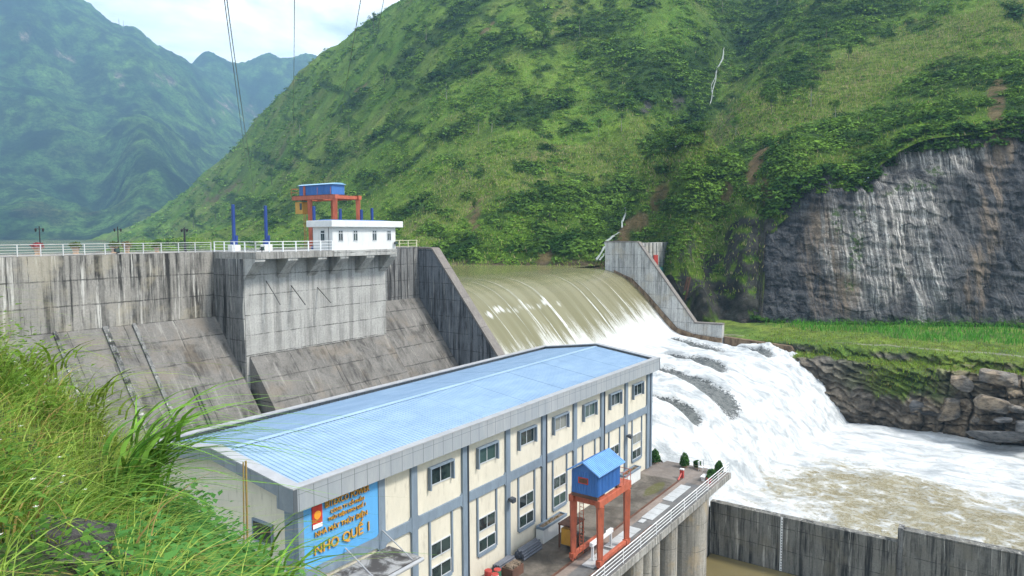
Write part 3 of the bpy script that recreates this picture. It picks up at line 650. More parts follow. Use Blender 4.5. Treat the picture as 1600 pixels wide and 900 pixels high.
# metal fascia with panel joints
t = NT('fascia_panel'); o = t.xyz(); L = t.math('MAXIMUM', t.line(o[0], 1.02, 24.35, .035), 0.0)
L2 = t.math('LESS_THAN', t.math('ABSOLUTE', t.math('SUBTRACT', o[2], 12.02)), .014)
pn = t.noise(t.map(t.pos,(.98,.01,.05)), 1.0, 0); n = t.noise(t.map(t.pos,(1,1,.25)), 1.7, 6, .7)
col = t.mix(t.step(n,.35,.7), (.30,.32,.34), (.36,.375,.39)); col = t.mix(t.step(pn,.35,.65,0,.5), col, (.27,.30,.33))
col = t.mix(t.math('MAXIMUM', t.math('MULTIPLY',L,.85), t.math('MULTIPLY',L2,.6)), col, (.05,.06,.07)); M['fascia'] = t.done(col, .5, 0, .4)
t = NT('gable_fascia_panel'); o = t.xyz(); L = t.line(o[1], 1.30, 31.61, .035); n = t.noise(t.pos, 1.3, 6, .65)
col = t.mix(t.step(n,.35,.7), (.20,.23,.26), (.26,.29,.32)); M['fascia_side'] = t.done(t.mix(t.math('MULTIPLY',L,.8), col, (.05,.06,.07)), .5)
M['cap'] = paint('pale_coping_metal', (.34,.345,.36), .5, .10, dirt=(.30,.30,.30), scale=1.2, dirt_amt=.5)
# terrace surface
t = NT('terrace_surface'); P = t.pos; o = t.xyz(); n = t.noise(P, .42, 8, .68, .5); f = t.noise(P, 4.0, 7, .7)
brownz = t.mix(t.step(n,.36,.66), (.075,.064,.052), (.175,.152,.128)); greyz = t.mix(t.step(n,.35,.65), (.115,.115,.118), (.165,.160,.155)); pinkz = t.mix(t.step(n,.35,.65), (.20,.155,.130), (.27,.22,.19))
col = t.mix(t.step(o[1], 27.68, 27.78), greyz, brownz)
pk = t.math('MULTIPLY', t.step(o[1], 26.75, 26.95), t.step(o[1], 27.72, 27.66)); col = t.mix(pk, col, pinkz)
endz = t.step(t.math('ADD', o[0], t.math('MULTIPLY', t.noise(P,.5,4), 1.0)), 70.6, 71.1); col = t.mix(t.math('MULTIPLY', endz, .8), col, t.mix(t.step(n,.3,.7), (.185,.155,.135), (.25,.215,.195)))
col = t.mix(t.step(f,.4,.7,0,.5), col, t.mix(1.0, col, (.55,.55,.55), 'MULTIPLY'))
wet = t.step(t.noise(t.map(P,(.4,1,1)), .33, 6, .6, .4), .52, .62)
col = t.mix(t.math('MULTIPLY', wet, .55), col, t.mix(1.0, col, (.5,.48,.46), 'MULTIPLY'))
ms = t.math('ADD', t.math('POWER', t.math('DIVIDE', t.math('SUBTRACT', o[0], 66.6), 2.6), 2.0), t.math('POWER', t.math('DIVIDE', t.math('SUBTRACT', o[1], 28.9), .75), 2.0))
moss = t.math('MULTIPLY', t.step(t.math('ADD', ms, t.math('MULTIPLY', n, 1.6)), 1.8, 1.3), t.step(f,.35,.5)); col = t.mix(t.math('MULTIPLY',moss,.85), col, (.085,.085,.018))
t.bump(f, .3, .03); M['deck'] = t.done(col, t.math('SUBTRACT', .85, t.math('MULTIPLY', wet, .3)), 0, .4)
# ------------------------------------------------------------------ the dam
dam = thing('concrete_dam', 'stained grey concrete dam with a pale intake block and sloping downstream face', 'dam', (42.4,62,0))
mb = MB(); mb.box(12,42.3,67.8,78,-12.5,24.64); mb.build('dam_wall', M['dam'], dam)
mb = MB(); mb.box(42.33,73.75,67.86,78,-12.5,24.62); o = mb.build('dam_wall', M['dark_conc'], dam); o['label'] = 'darker streaked wall section beside the intake block'
def slope_prism(x0, x1, y0, z0, zb=-12.5, s=1.26, back=68.5):
    return MB().prism([(y0, z0), (y0-(z0-zb)/s, zb), (back, zb), (back, z0)], 0, x0, x1)
slope_prism(12, 42.25, 67.8, 17.9).build('sloping_face', M['apron'], dam)
slope_prism(62.1, 73.7, 67.86, 17.5).build('sloping_face', M['apron'], dam)
slope_prism(42.75, 62.05, 62.7, 14.05).build('sloping_face', M['apron'], dam)
mb = MB(); mb.box(42.4,62.1,62.75,67.83,9,24.0); mb.build('intake_block', M['block'], dam)
mb = MB(); mb.box(42.26,42.396,62.8,67.78,5,23.99); o = mb.build('side_face', M['dark_conc'], dam); o['label'] = 'black-streaked side face of the intake block'
MB().box(42.4,52.38,60.72,68.0,24.0,24.66).build('crest_slab', M['slab'], dam); o = MB().box(52.385,62.05,60.7,68.0,23.99,24.66).build('crest_slab', M['block'], dam); o['label'] = 'paler slab section carrying the white gatehouse'
for k, x in enumerate((42.45,46.4,50.3,53.4,57.35,61.1)):
    MB().prism([(62.748,21.9),(60.8,23.75),(60.8,23.996),(62.748,23.996)], 0, x-.1, x+1.1).build('corbel', M['block'], dam)
for px, py, qx, qy in ((416,439,438,476),(455,446,477,476),(496,449,517,473)):
    a = onY(px, py, 62.75); b = onX(qx, qy, a[0]); MB().tube([a, (a[0]+.06,(a[1]+b[1])/2,(a[2]+b[2])/2-.05), b], .06, 6).build('drain_pipe', M['steel'], dam)
for dx in (0,.34):
    mb = MB(); mb.tube([(36.6+dx,62.9,11.95),(36.6+dx,58.2,6.0)], .07, 6); mb.tube([(36.6+dx,57.9,5.6),(36.6+dx,53.4,-.05)], .07, 6); mb.build('drain_pipe', M['steel'], dam)
# raised rib and dark channel running down the left face
mb = MB()
for x, wd in ((33.6,.35),(30.9,.5),(26.8,.3)):
    mb.prism([(67.7,17.78),(52,-2),(52,-2.25),(67.7,17.53)], 0, x, x+wd)
    for i in range(len(mb.v)-8, len(mb.v)): mb.v[i] = (mb.v[i][0], mb.v[i][1], mb.v[i][2]+.30)
mb.build('face_rib', M['dark_conc'], dam)
mb = MB()
for k in range(9): mb.box(62.6+k*1.25, 62.68+k*1.25, 67.78, 67.855, 17.6, 24.5)
mb.build('water_stop', M['steel'], dam)
# training walls of the spillway
tw = thing('training_wall', 'dark grey wall with a sloping brown coping between the dam face and the spillway water', 'wall', (74.5,65,0))
MB().prism([(78,24.5),(65.6,24.36),(54.2,10.2),(48.6,3.3),(46,-12.5),(78,-12.5)], 0, 73.8, 75.25).build('wall', M['train'], tw)
mb = MB()
for a, b in (((78,24.5),(65.52,24.36)),((65.52,24.36),(48.5,3.2))):
    dy, dz = b[0]-a[0], b[1]-a[1]; L = math.hypot(dy,dz); ny, nz = (-dz/L*-.22, dy/L*-.22)
    mb.prism([a, b, (b[0]-ny*-1 if False else b[0]+ny, b[1]+nz), (a[0]+ny, a[1]+nz)], 0, 73.74, 75.32)
mb.build('coping', M['coping'], tw)
rw = thing('training_wall', 'pale streaked wall with a sloping brown coping at the far end of the spillway', 'wall', (131.5,60,0))
MB().prism([(68.2,24.6),(60.9,24.6),(48.8,9.0),(43.4,9.1),(43.4,-8),(68.2,-8)], 0, 130.8, 132.0).build('wall', M['train_r'], rw)
mb = MB()
for a, b in (((60.95,24.6),(48.75,8.95)),((48.7,9.02),(43.35,9.12)),((68.25,24.6),(61.0,24.6))):
    dy, dz = b[0]-a[0], b[1]-a[1]; L = math.hypot(dy,dz); ny, nz = dz/L*.26, -dy/L*.26
    mb.prism([a, b, (b[0]+ny, b[1]+nz), (a[0]+ny, a[1]+nz)], 0, 130.72, 132.1)
mb.build('coping', M['coping'], rw)
t = NT('scoured_concrete'); n = t.noise(t.map(t.pos,(1,1,.4)), 1.2, 8, .7); M['scour'] = t.done(t.mix(t.step(n,.35,.65), (.075,.045,.025), (.24,.17,.105)), .9)
mb = MB(); mb.prism([(66,18.9),(62,17.3),(58.6,14.3),(55,10.6),(52.3,7.95),(49,7.0),(43.4,6.6),(43.4,-8),(66,-8)], 0, 130.45, 130.79); mb.build('scour_ledge', M['scour'], rw)
mb = MB(); mb.prism([(43.2,6.85),(31.0,6.1),(30.4,5.2),(30.4,-8),(43.2,-8)], 0, 131.2, 132.3); mb.build('toe_wall', M['scour'], rw)
ab = thing('abutment_wall', 'grey weathered abutment wall with a dark red doorway behind the far training wall', 'wall', (147,67,0))
MB().box(132.05,162.5,67.2,68.15,5,24.3).build('wall', M['train_r'], ab)
mb = MB()
for k in range(14): mb.box(133.4+k*2.1,133.55+k*2.1,67.08,67.2,14,24.2)
mb.build('rib', M['dark_conc'], ab)
mb = MB(); mb.box(152.8,155.0,66.95,67.19,18.6,21.4); mb.build('doorway', M['red'], ab)
mb = MB(); mb.box(152.0,156.0,66.0,67.19,16.5,18.5); mb.build('plinth', paint('teal_paint',(.03,.13,.13)), ab)
# ------------------------------------------------------------------ crest furniture
M['railgrey'] = paint('grey_white_rail',(.55,.56,.56),.5,.1,dirt=(.3,.29,.27))
def railing(name, label, pts, mat, h, nrail, step, pr=.035, rr=.022, base=0.0):
    th = thing(name, label, 'railing', pts[0]); mb = MB()
    for a, b in zip(pts[:-1], pts[1:]):
        a, b = Vector(a), Vector(b)
        for k in range(nrail):
            z = base+(h-base)*(k+.35)/(nrail-.65) if k < nrail-1 else h
            mb.tube([a+Vector((0,0,z)), b+Vector((0,0,z))], rr*(1.5 if k == nrail-1 else 1), 5)
    mb.build('rail', mat, th)
    pm = None
    for a, b in zip(pts[:-1], pts[1:]):
        a, b = Vector(a), Vector(b); n = max(1, int(round((b-a).length/step)))
        for i in range(n+1):
            p = a+(b-a)*(i/n)
            if pm is None:
                q = MB(); q.box(-pr,pr,-pr,pr,0,h+.02); pm = q.build('post', mat, th, local=True); pm.location = p-th.location
            else:
                c = pm.copy(); SC.collection.objects.link(c); c.location = p-th.location
    return th
railing('crest_railing', 'long white steel railing along the top of the left dam wall', [(14,68.05,24.65),(42.2,68.05,24.65)], M['railgrey'], 1.0, 5, 1.75, .035, .018)
railing('crest_railing', 'white railing with posts on the slab edge left of the white gatehouse', [(42.5,67.9,24.67),(42.5,60.85,24.67),(52.2,60.85,24.67)], M['whitemetal'], 1.05, 4, 1.6, .05, .022)
railing('crest_railing', 'short yellowish railing on the dam top right of the white gatehouse', [(63.2,68.0,24.63),(73.5,68.0,24.63)], M['yellow'] if False else paint('cream_rail_paint',(.62,.60,.42)), .95, 3, 1.7, .05, .025)
lamp = thing('street_lamp', 'black twin-arm lamp post on the dam crest, leftmost of four', 'street lamp', (27.85,72,24.65), 'lamp posts on the dam crest')
mb = MB(); mb.cyl(0,0,0,.5,.11,.09,10); mb.cyl(0,0,.5,2.62,.055,.045,10); mb.build('pole', M['black'], lamp, local=True)
for s in (-1,1):
    mb = MB(); mb.tube([(0,0,2.3),(s*.16,0,2.42),(s*.30,0,2.40)], .022, 5); mb.build('arm', M['black'], lamp, local=True)
    mb = MB(); mb.cyl(s*.30,0,2.12,2.36,.05,.10,8); mb.cyl(s*.30,0,2.36,2.45,.12,.03,8); mb.build('lantern', M['black'], lamp, local=True)
for x, y, lb in ((34.75,72,'black twin-arm lamp post on the dam crest, second from the left'),(44.6,77.2,'black twin-arm lamp post standing farther back, close beside the rightmost one'),(41.7,72,'black twin-arm lamp post nearest the tall blue posts')):
    dup(lamp, (x,y,24.65), label=lb)
def leafcloud(n, rad, seed, size=.1, squash=1.0, shell=.55, center=(0,0,0)):
    # loose leaf quads through an ellipsoid, denser to its skin
    r = np.random.default_rng(seed); d = r.normal(size=(n,3)); d /= np.linalg.norm(d,axis=1)[:,None]
    rr = (shell+(1-shell)*r.random(n)**.6)[:,None]; rad = np.array(rad)
    c = d*rr*rad*(1+.18*vnoise(d[:,0]*2.2+seed, d[:,1]*2.2, d[:,2]*2.2)[:,None]) + np.array(center)
    a = r.normal(size=(n,3))*.7+d*.0; a /= np.linalg.norm(a,axis=1)[:,None]
    b = np.cross(a, d+r.normal(size=(n,3))*.6); b /= np.linalg.norm(b,axis=1)[:,None]+1e-9
    s = (size*(.6+.8*r.random(n)))[:,None]
    V = np.stack([c-a*s, c+b*s*.55, c+a*s, c-b*s*.55], 1).reshape(-1,3)
    return V, np.arange(4*n).reshape(-1,4), np.repeat(r.random(n), 4)
def leafmat(name, c0, c1, trans=.25, rough=.55):
    t = NT(name); a = t.attr('tone'); n = t.noise(t.pos, 1.1, 3)
    col = t.mix(a, c0, c1); col = t.mix(t.step(n,.35,.65,0,.35), col, t.mix(1.0,col,(.55,.6,.5),'MULTIPLY'))
    t.done(col, rough, 0, .3)
    if trans:
        tr = t.n('ShaderNodeBsdfTranslucent'); t.l(t.mix(1.0,col,(1.15,1.2,.6),'MULTIPLY'), tr.inputs[0]); ms = t.n('ShaderNodeMixShader'); ms.inputs[0].default_value = trans
        t.l(t.b.outputs[0], ms.inputs[1]); t.l(tr.outputs[0], ms.inputs[2]); t.l(ms.outputs[0], t.out.inputs[0])
    return t.m
M['topiary'] = leafmat('clipped_leaves', (.018,.075,.012), (.060,.170,.022))
M['redflower'] = leafmat('red_flowers', (.30,.02,.05), (.40,.10,.10)); M['tanflower'] = leafmat('dry_flowers', (.14,.12,.05), (.36,.26,.15)); M['potgreen'] = leafmat('pot_leaves', (.05,.10,.02), (.13,.17,.05))
def leafobj(name, mat, parent, n, rad, seed, size, center):
    V, F, tn = leafcloud(n, rad, seed, size, center=center); return mesh_np(name, V, F, mat, parent, False, {'tone': ('FLOAT', tn)})
for k, (x, mt, lb) in enumerate(((27.25,'redflower','square pot of red flowers on the dam crest, left of the first lamp post'),(30.4,'potgreen','square pot with a green bush on the dam crest between the two left lamp posts'),(33.85,'potgreen','square pot of pale green plants just left of the second lamp post'),(35.05,'tanflower','square pot of faded pinkish plants right beside the second lamp post'),(38.05,'potgreen','small pot with a sparse green plant on the crest right of the second lamp post'))):
    p = thing('flower_pot', lb, 'flower pot', (x,71.0,24.65), 'flower pots along the dam crest'); s = .8 if k == 4 else 1
    MB().tube([(0,0,0),(0,0,.08),(0,0,.12),(0,0,.55*s),(0,0,.60*s),(0,0,.68*s)], [.30*s,.30*s,.22*s,.34*s,.40*s,.40*s], 4).build('pot', M['terracotta'], p, local=True)
    leafobj('flowers' if mt != 'potgreen' else 'foliage', M[mt], p, 220, (.52*s,.5*s,.3*s), 40+k, .11, (0,0,.85*s))
def floodlight(loc, lb, rz=0):
    f = thing('floodlight', lb, 'floodlight', loc, 'small floodlights on the dam'); f.rotation_euler = (0,0,rz)
    MB().box(-.04,.04,-.04,.04,0,.25).build('bracket', M['steel'], f, local=True)
    MB().prism([(-.16,.2),(.12,.26),(.12,.5),(-.16,.56)], 0, -.2, .2).build('housing', M['black'], f, local=True)
    MB().box(-.17,.17,-.175,-.163,.22,.54).build('lens', M['glass2'], f, local=True)
floodlight((32.6,67.9,24.66), 'small black floodlight on the edge of the left dam wall')
floodlight((43.3,60.95,24.67), 'small floodlight on the left corner of the crest slab', .4)
floodlight((62.0,60.74,25.0), 'small floodlight on the lower right corner of the white gatehouse', -.3)
bp = thing('gate_guide_post', 'taller blue steel post on a white plinth, left of the pair on the crest', 'post', (43.9,66.5,24.65), 'blue steel posts on the dam crest')
MB().rbox(-.5,.5,-.4,.4,0,.72,.03).build('plinth', M['white'], bp, local=True)
mb = MB(); mb.box(-.3,.3,-.22,.22,.72,1.25); mb.box(.1,.34,-.2,.2,1.25,1.7); mb.build('base', M['bluepost'], bp, local=True)
MB().rbox(-.14,.14,-.14,.14,1.25,4.95,.03).build('mast', M['bluepost'], bp, local=True)
dup(bp, (47.85,66.5,24.65), label='blue steel post on a white plinth midway between the lamps and the orange gantry')
for x, y, zt, lb in ((57.3,70,29.9,'blue post top showing behind the gatehouse, left of the others'),(61.5,70,29.7,'blue post top behind the gatehouse roof between the orange legs'),(65.1,70,29.7,'thin blue post top right of the rightmost orange gantry leg'),(67.0,70,29.95,'blue post top standing farthest right behind the gatehouse roof')):
    b = thing('gate_guide_post', lb, 'post', (x,y,24.62), 'blue steel posts on the dam crest')
    MB().rbox(-.16,.16,-.14,.14,.4,zt-24.62,.03).build('mast', M['bluepost'], b, local=True); MB().box(-.3,.3,-.3,.3,0,.4).build('base', M['bluepost'], b, local=True)
def window(parent, x0, x1, z0, z1, y, glass, nm=2, hood=False, transom=False):
    # a recessed frame standing 3 cm proud of the wall plane y (facing -Y), with its panes as a child
    mb = MB(); fw = .07
    mb.box(x0,x0+fw,y-.05,y+.06,z0,z1); mb.box(x1-fw,x1,y-.05,y+.06,z0,z1); mb.box(x0+fw,x1-fw,y-.05,y+.06,z0,z0+fw); mb.box(x0+fw,x1-fw,y-.05,y+.06,z1-fw,z1)
    for k in range(1,nm):
        xc = x0+(x1-x0)*k/nm; mb.box(xc-.03,xc+.03,y-.045,y+.05,z0+fw,z1-fw)
    if transom: mb.box(x0+fw,x1-fw,y-.044,y+.05,z1-.36,z1-.28)
    f = mb.build('window', M['alu'], parent)
    MB().box(x0+fw,x1-fw,y-.015,y+.0,z0+fw,z1-fw).build('pane', glass, f)
    if hood:
        mb = MB(); mb.box(x0-.16,x1+.16,y-.28,y-.002,z1+.02,z1+.15); mb.box(x0-.16,x0-.03,y-.28,y-.002,z0-.22,z1+.02); mb.box(x1+.03,x1+.16,y-.28,y-.002,z0-.05,z1+.02); mb.build('surround', M['bluegrey'], f)
    return f
gh = thing('gatehouse', 'white flat-roofed gatehouse with five narrow windows on the dam crest', 'building', (57,63,24.66))
MB().box(52.4,62.2,61.0,64.25,24.665,27.25).build('wall', M['white'], gh)
mb = MB(); mb.rbox(51.95,63.1,60.55,64.85,27.25,27.98,.04); mb.build('roof', M['white'], gh)
mb = MB(); mb.prism([(60.9,27.98),(62.7,28.12),(64.6,27.98)], 0, 52.6, 61.6); mb.build('roof_sheet', M['bluesheet'], gh)
for x in (53.56,55.74,58.72,61.09): window(gh, x-.35, x+.35, 25.66, 26.9, 61.0, M['glass'], 2, False, True)
mb = MB(); mb.box(52.33,52.45,62.2,62.9,25.66,26.9); f = mb.build('window', M['alu'], gh); mb = MB(); mb.box(52.315,52.329,62.27,62.53,25.72,26.52); mb.box(52.315,52.329,62.57,62.83,25.72,26.52); mb.box(52.315,52.329,62.27,62.83,26.6,26.84); mb.build('pane', M['glass'], f)
mb = MB(); mb.tube([(52.37,61.6,24.7),(52.37,61.6,27.2)], .03, 5); mb.build('downpipe', M['darkpipe'], gh)
# upper gantry crane
gc = thing('gantry_crane', 'orange gantry crane with a blue hoist house above the dam crest', 'crane', (64.3,74.5,24.62))
for x in (62.4,66.4):
    for y in (72,77): MB().tube([(x,y,24.63),(x,y,31.1)], [.30,.42], 4).build('leg', M['orange'], gc)
for x in (62.4,66.4): MB().box(x-.28,x+.28,71.6,80.4,31.1,31.62).build('main_beam', M['orange'], gc)
for y in (72,77,80.1): MB().box(62.68,66.12,y-.2,y+.2,31.12,31.55).build('cross_beam', M['orange'], gc)
mb = MB(); mb.box(62.1,64.6,72.2,80.4,31.625,31.68); mb.build('platform', M['rust'], gc)
h = MB()
ys_, zs_ = (72.5,79.0), (31.75,33.1)
h.box(62.3,64.5,72.5,79.0,31.69,33.0)
hut = h.build('hoist_house', M['bluesheet'], gc)
mb = MB()
for k in range(26): mb.box(62.26,62.30,72.6+k*.25,72.66+k*.25,31.72,32.98)
mb.build('sheet_rib', M['bluesheet'], hut)
mb = MB(); mb.prism([(62.1,33.0),(62.9,33.22),(63.9,33.22),(64.7,33.0)], 1, 72.25, 79.25); mb.build('roof', paint('pale_blue_sheet',(.22,.42,.62),.4), hut)
mb = MB(); mb.box(62.2,62.28,77.7,78.1,31.69,32.9); mb.build('door_frame', M['orange'], hut)
mb = MB(); mb.box(62.5,64.2,78.7,80.2,29.25,30.85); cab = mb.build('cab', M['yellow'], gc); mb = MB(); mb.box(62.46,62.5,78.8,79.25,29.8,30.7); mb.build('cab_window', M['glass'], cab)
mb = MB(); [mb.tube([(x,y,30.85),(x,y,31.1)], .05, 5) for x in (62.6,64.1) for y in (78.8,80.1)]; mb.build('hanger', M['rust'], gc)
mb = MB()
for y in (72.3,74.9,77.5,80.3): mb.tube([(61.95,y,31.65),(61.95,y,32.6)], .03, 5)
mb.tube([(61.95,79.0,32.6),(61.95,80.3,32.6)], .03, 5); mb.tube([(61.95,80.3,32.6),(64.4,80.3,32.6)], .03, 5); mb.tube([(61.95,80.3,32.15),(64.4,80.3,32.15)], .025, 5); mb.build('handrail', M['orange'], gc)
mb = MB()
for y in (77.35,77.7): mb.tube([(61.9,y,24.7),(61.9,y,29.2)], .03, 5)
for k in range(14): mb.tube([(61.9,77.35,24.9+k*.31),(61.9,77.7,24.9+k*.31)], .022, 4)
mb.build('ladder', M['orange'], gc)
# ------------------------------------------------------------------ power house
ph = thing('power_house', 'long cream power house with blue ribbed roof and grey-blue trim beside the river', 'building', (49,39,0))
mb = MB(); mb.box(24.7,73.3,32.3,46.5,-.02,11.9); mb.prism([(32.3,11.9),(46.5,11.9),(39.4,12.95)], 0, 24.7, 73.3); mb.build('wall', M['cream'], ph)
R0, RM, R1 = 12.12, 13.12, 12.12
def ribbed(y0, z0, y1, z1):
    pr = .34; V = []; F = []; xs_ = []
    x = 24.75
    while x < 73.2:
        xs_ += [(x,0),(x+.20,0),(x+.235,.055),(x+.305,.055)]; x += pr
    for (x, h) in xs_: V += [(x,y0,z0+h),(x,y1,z1+h)]
    F = [(2*i,2*i+1,2*i+3,2*i+2) for i in range(len(xs_)-1)]
    return np.array(V), F
org = np.array(ph.location)
V1, F1 = ribbed(32.3,12.10,39.4,13.06); V2, F2 = ribbed(46.5,12.10,39.4,13.06)
o = mesh_np('roof', np.vstack([V1,V2])-org, F1+[tuple(i+len(V1) for i in f) for f in F2], M['roof'], ph)
mb = MB(); mb.prism([(39.12,13.09),(39.4,13.17),(39.68,13.09)], 0, 24.75, 73.25); mb.build('ridge_cap', M['roof'], o)
# fascia round the eaves, gables follow the roof pitch
mb = MB(); mb.box(24.25,73.97,31.61,31.75,11.02,12.36); mb.build('fascia', M['fascia'], ph)
mb = MB(); mb.box(24.25,73.97,47.05,47.2,11.02,12.36); mb.build('fascia', M['fascia'], ph)
for x0, x1 in ((23.97,24.24),(73.98,74.12)):
    MB().prism([(31.6,11.02),(33.1,11.02),(33.1,11.75),(39.4,12.62),(45.7,11.75),(45.7,11.02),(47.2,11.02),(47.2,12.36),(39.4,13.32),(31.6,12.36)], 0, x0, x1).build('fascia', M['fascia_side'], ph)
mb = MB(); mb.box(23.95,74.14,31.58,32.2,12.362,12.44); mb.box(23.95,74.14,46.6,47.22,12.362,12.44); mb.box(24.7,73.3,32.15,32.2,12.13,12.36)
for x0, x1 in ((23.94,24.72),(73.35,74.15)):
    mb.prism([(32.2,12.372),(39.4,13.325),(46.6,12.372),(46.6,12.45),(39.4,13.405),(32.2,12.45)], 0, x0, x1)
mb.build('eave_coping', M['cap'], ph)
mb = MB(); mb.box(24.3,73.9,31.76,32.29,11.06,11.1); mb.build('soffit', M['bluegrey'], ph)
mb = MB(); mb.box(24.7,73.25,32.205,32.30,12.12,12.20); mb.build('gutter', M['darkpipe'], ph)
PIL = [30.85,33.9,39.35,44.85,50.25,55.65,61.05,66.45,71.95]
for i, x in enumerate(PIL):
    wd = .58 if i < 8 else .75
    mb = MB(); mb.box(x,x+wd,32.12,32.3,-.01,11.05); mb.build('pilaster', M['bluegrey'], ph)
    if i in (2,4,6,8):
        mb = MB(); mb.tube([(x+wd+.02,32.1,0.1),(x+wd+.02,32.1,11.0)], .075, 8); mb.build('downpipe', M['darkpipe'], ph)
mb = MB(); mb.box(24.62,25.0,32.1,32.5,-.01,11.05); mb.box(24.6,24.68,32.5,33.3,-.01,11.05); mb.build('pilaster', M['bluegrey'], ph)
mb = MB(); mb.box(73.0,73.34,32.14,32.3,-.01,11.05); mb.build('pilaster', M['bluegrey'], ph)
segs = [(25.0,30.85)]+[(PIL[i]+.58, PIL[i+1]) for i in range(1,8)]+[(31.43,33.9)]
for a, b in segs:
    c = .2; MB().prism([(a,6.42-c),(a+c,6.42),(b-c,6.42),(b,6.42-c),(b,7.15+c),(b-c,7.15),(a+c,7.15),(a,7.15+c)], 1, 32.15, 32.299).build('belt_course', M['bluegrey'], ph)
for i in range(1,8):
    x = PIL[i]
    window(ph, x+1.95, x+4.25, 8.85, 10.1, 32.28, (M['glass'],M['glass2'],M['glass'],M['glass3'],M['glass2'],M['glass'],M['glass'])[i-1], 2, True)
    mb = MB(); mb.box(x+1.78,x+1.94,32.18,32.299,1.75,6.42); mb.box(x+4.2,x+4.36,32.18,32.299,1.75,6.42); mb.box(x+1.94,x+4.2,32.17,32.299,1.62,1.86); mb.build('strip_frame', M['bluegrey'], ph)
    window(ph, x+1.98, x+4.16, 3.55, 4.65, 32.28, M['glass3'] if i == 7 else M['glass'], 2); window(ph, x+1.98, x+4.16, 1.9, 2.95, 32.28, M['glass'] if i != 4 else M['glass2'], 2)
for i, s in ((3,0),(7,1)):
    x = PIL[i]+.2; mb = MB(); mb.box(x,x+.18,31.9,32.118,5.0,5.12); mb.prism([(31.55,4.85),(31.95,5.0),(31.95,5.25),(31.55,5.2)], 0, x-.12, x+.34); mb.build('wall_lamp', M['darkpipe'], ph)
a = onX(395,803,24.7); b = onX(426,838,24.7)
mb = MB(); mb.box(24.60,24.72,b[1]-.1,a[1],8.1,9.5); f = mb.build('window', M['bluegrey'], ph); mb = MB(); mb.box(24.585,24.60,b[1]+.05,a[1]-.15,8.25,9.35); mb.build('pane', M['glass'], f)
# entrance canopy
cn = MB(); cn.prism([(32.12,6.02),(32.12,6.2),(29.35,6.2),(29.35,6.05)], 0, 25.6, 31.7); 
t = NT('stained_canopy'); P = t.pos; o = t.xyz(); n = t.noise(P,.75,8,.7,.6); col = t.mix(t.step(n,.42,.60), (.30,.30,.30), (.055,.050,.048)); L = t.math('MAXIMUM', t.line(o[0],1.5,25.6,.05), t.line(o[1],.95,29.35,.04)); M['canopy'] = t.done(t.mix(t.math('MULTIPLY',L,.6), col, (.05,.05,.05)), .8)
can = cn.build('canopy', M['canopy'], ph)
mb = MB(); mb.tube([(25.5,29.22,6.08),(31.75,29.22,6.08)], .13, 10); mb.build('gutter', M['cap'], can)
for x in (28.0,31.1): mb = MB(); mb.tube([(x,32.1,7.45),(x,30.9,6.9)], .045, 6); mb.tube([(x,30.9,6.9),(x,29.5,6.22)], .04, 6); mb.build('tie_rod', M['cap'] if x < 30 else M['cap'], can)
# the wall sign
sg = thing('wall_sign', 'sky-blue wall sign with raised gold lettering and a red emblem under the eaves', 'sign', (27.9,32.1,8.8))
mb = MB(); mb.box(25.02,30.84,32.17,32.298,7.16,11.0); mb.build('panel', M['sign'], sg)
def text(s, x, z, wd, hh, y, mat, parent, depth=.05):
    cu = bpy.data.curves.new('lettering','FONT'); cu.body = s; cu.extrude = depth/2; cu.resolution_u = 3; cu.offset = .008
    to = bpy.data.objects.new('lettering', cu); SC.collection.objects.link(to); bpy.context.view_layer.update()
    me = bpy.data.meshes.new_from_object(to.evaluated_get(bpy.context.evaluated_depsgraph_get())); bpy.data.objects.remove(to)
    V = np.array([v.co for v in me.vertices]); F = [tuple(p.vertices) for p in me.polygons]; bpy.data.meshes.remove(me)
    caps = V[:,1].max() if hh is None else .73
    V[:,0] = (V[:,0]-V[:,0].min())/(V[:,0].max()-V[:,0].min())*wd; V[:,1] *= hh/.73
    W = np.stack([x+V[:,0], y-V[:,2], z+V[:,1]], -1)-np.array(parent.location)
    return mesh_np('lettering', W, F, mat, parent, fixn=True)
for s, x, z, wd, hh in (('BITEXCO POWER',26.55,10.42,3.5,.40),('CÔNG TY CỔ PHẦN',26.95,9.98,2.65,.21),('THỦY ĐIỆN NHO QUẾ 1',26.75,9.57,2.95,.20),('NHÀ MÁY THỦY ĐIỆN',25.78,8.94,4.05,.30),('NHO QUẾ 1',25.70,7.88,4.28,.60)):
    text(s, x+.025, z-.025, wd, hh, 32.13, M['letter_edge'], sg, .05).name = 'lettering_backing'
    text(s, x, z, wd, hh, 32.085, M['gold'], sg, .06)
mb = MB(); mb.box(25.62,26.34,32.10,32.168,9.42,10.75); em = mb.build('emblem', M['emblem'], sg)
mb = MB(); mb.box(25.64,26.32,32.085,32.10,9.43,9.68); mb.build('emblem_strip', M['whitemetal'], em); text('BITEXCO', 25.67, 9.72, .62, .10, 32.09, M['whitemetal'], em).location -= em.location*0
V = [(25.98+.25*math.cos(a), 32.09, 10.2+.25*math.sin(a)) for a in np.linspace(0,2*math.pi,24,endpoint=False)]
mb = MB(); mb.prism([(v[0],v[2]) for v in V], 1, 32.08, 32.10); mb.prism([(25.84,10.0),(25.92,9.92),(26.06,9.95),(26.14,10.1),(25.98,10.06)], 1, 32.078, 32.098); mb.build('emblem_flame', M['emblem_gold'], em)
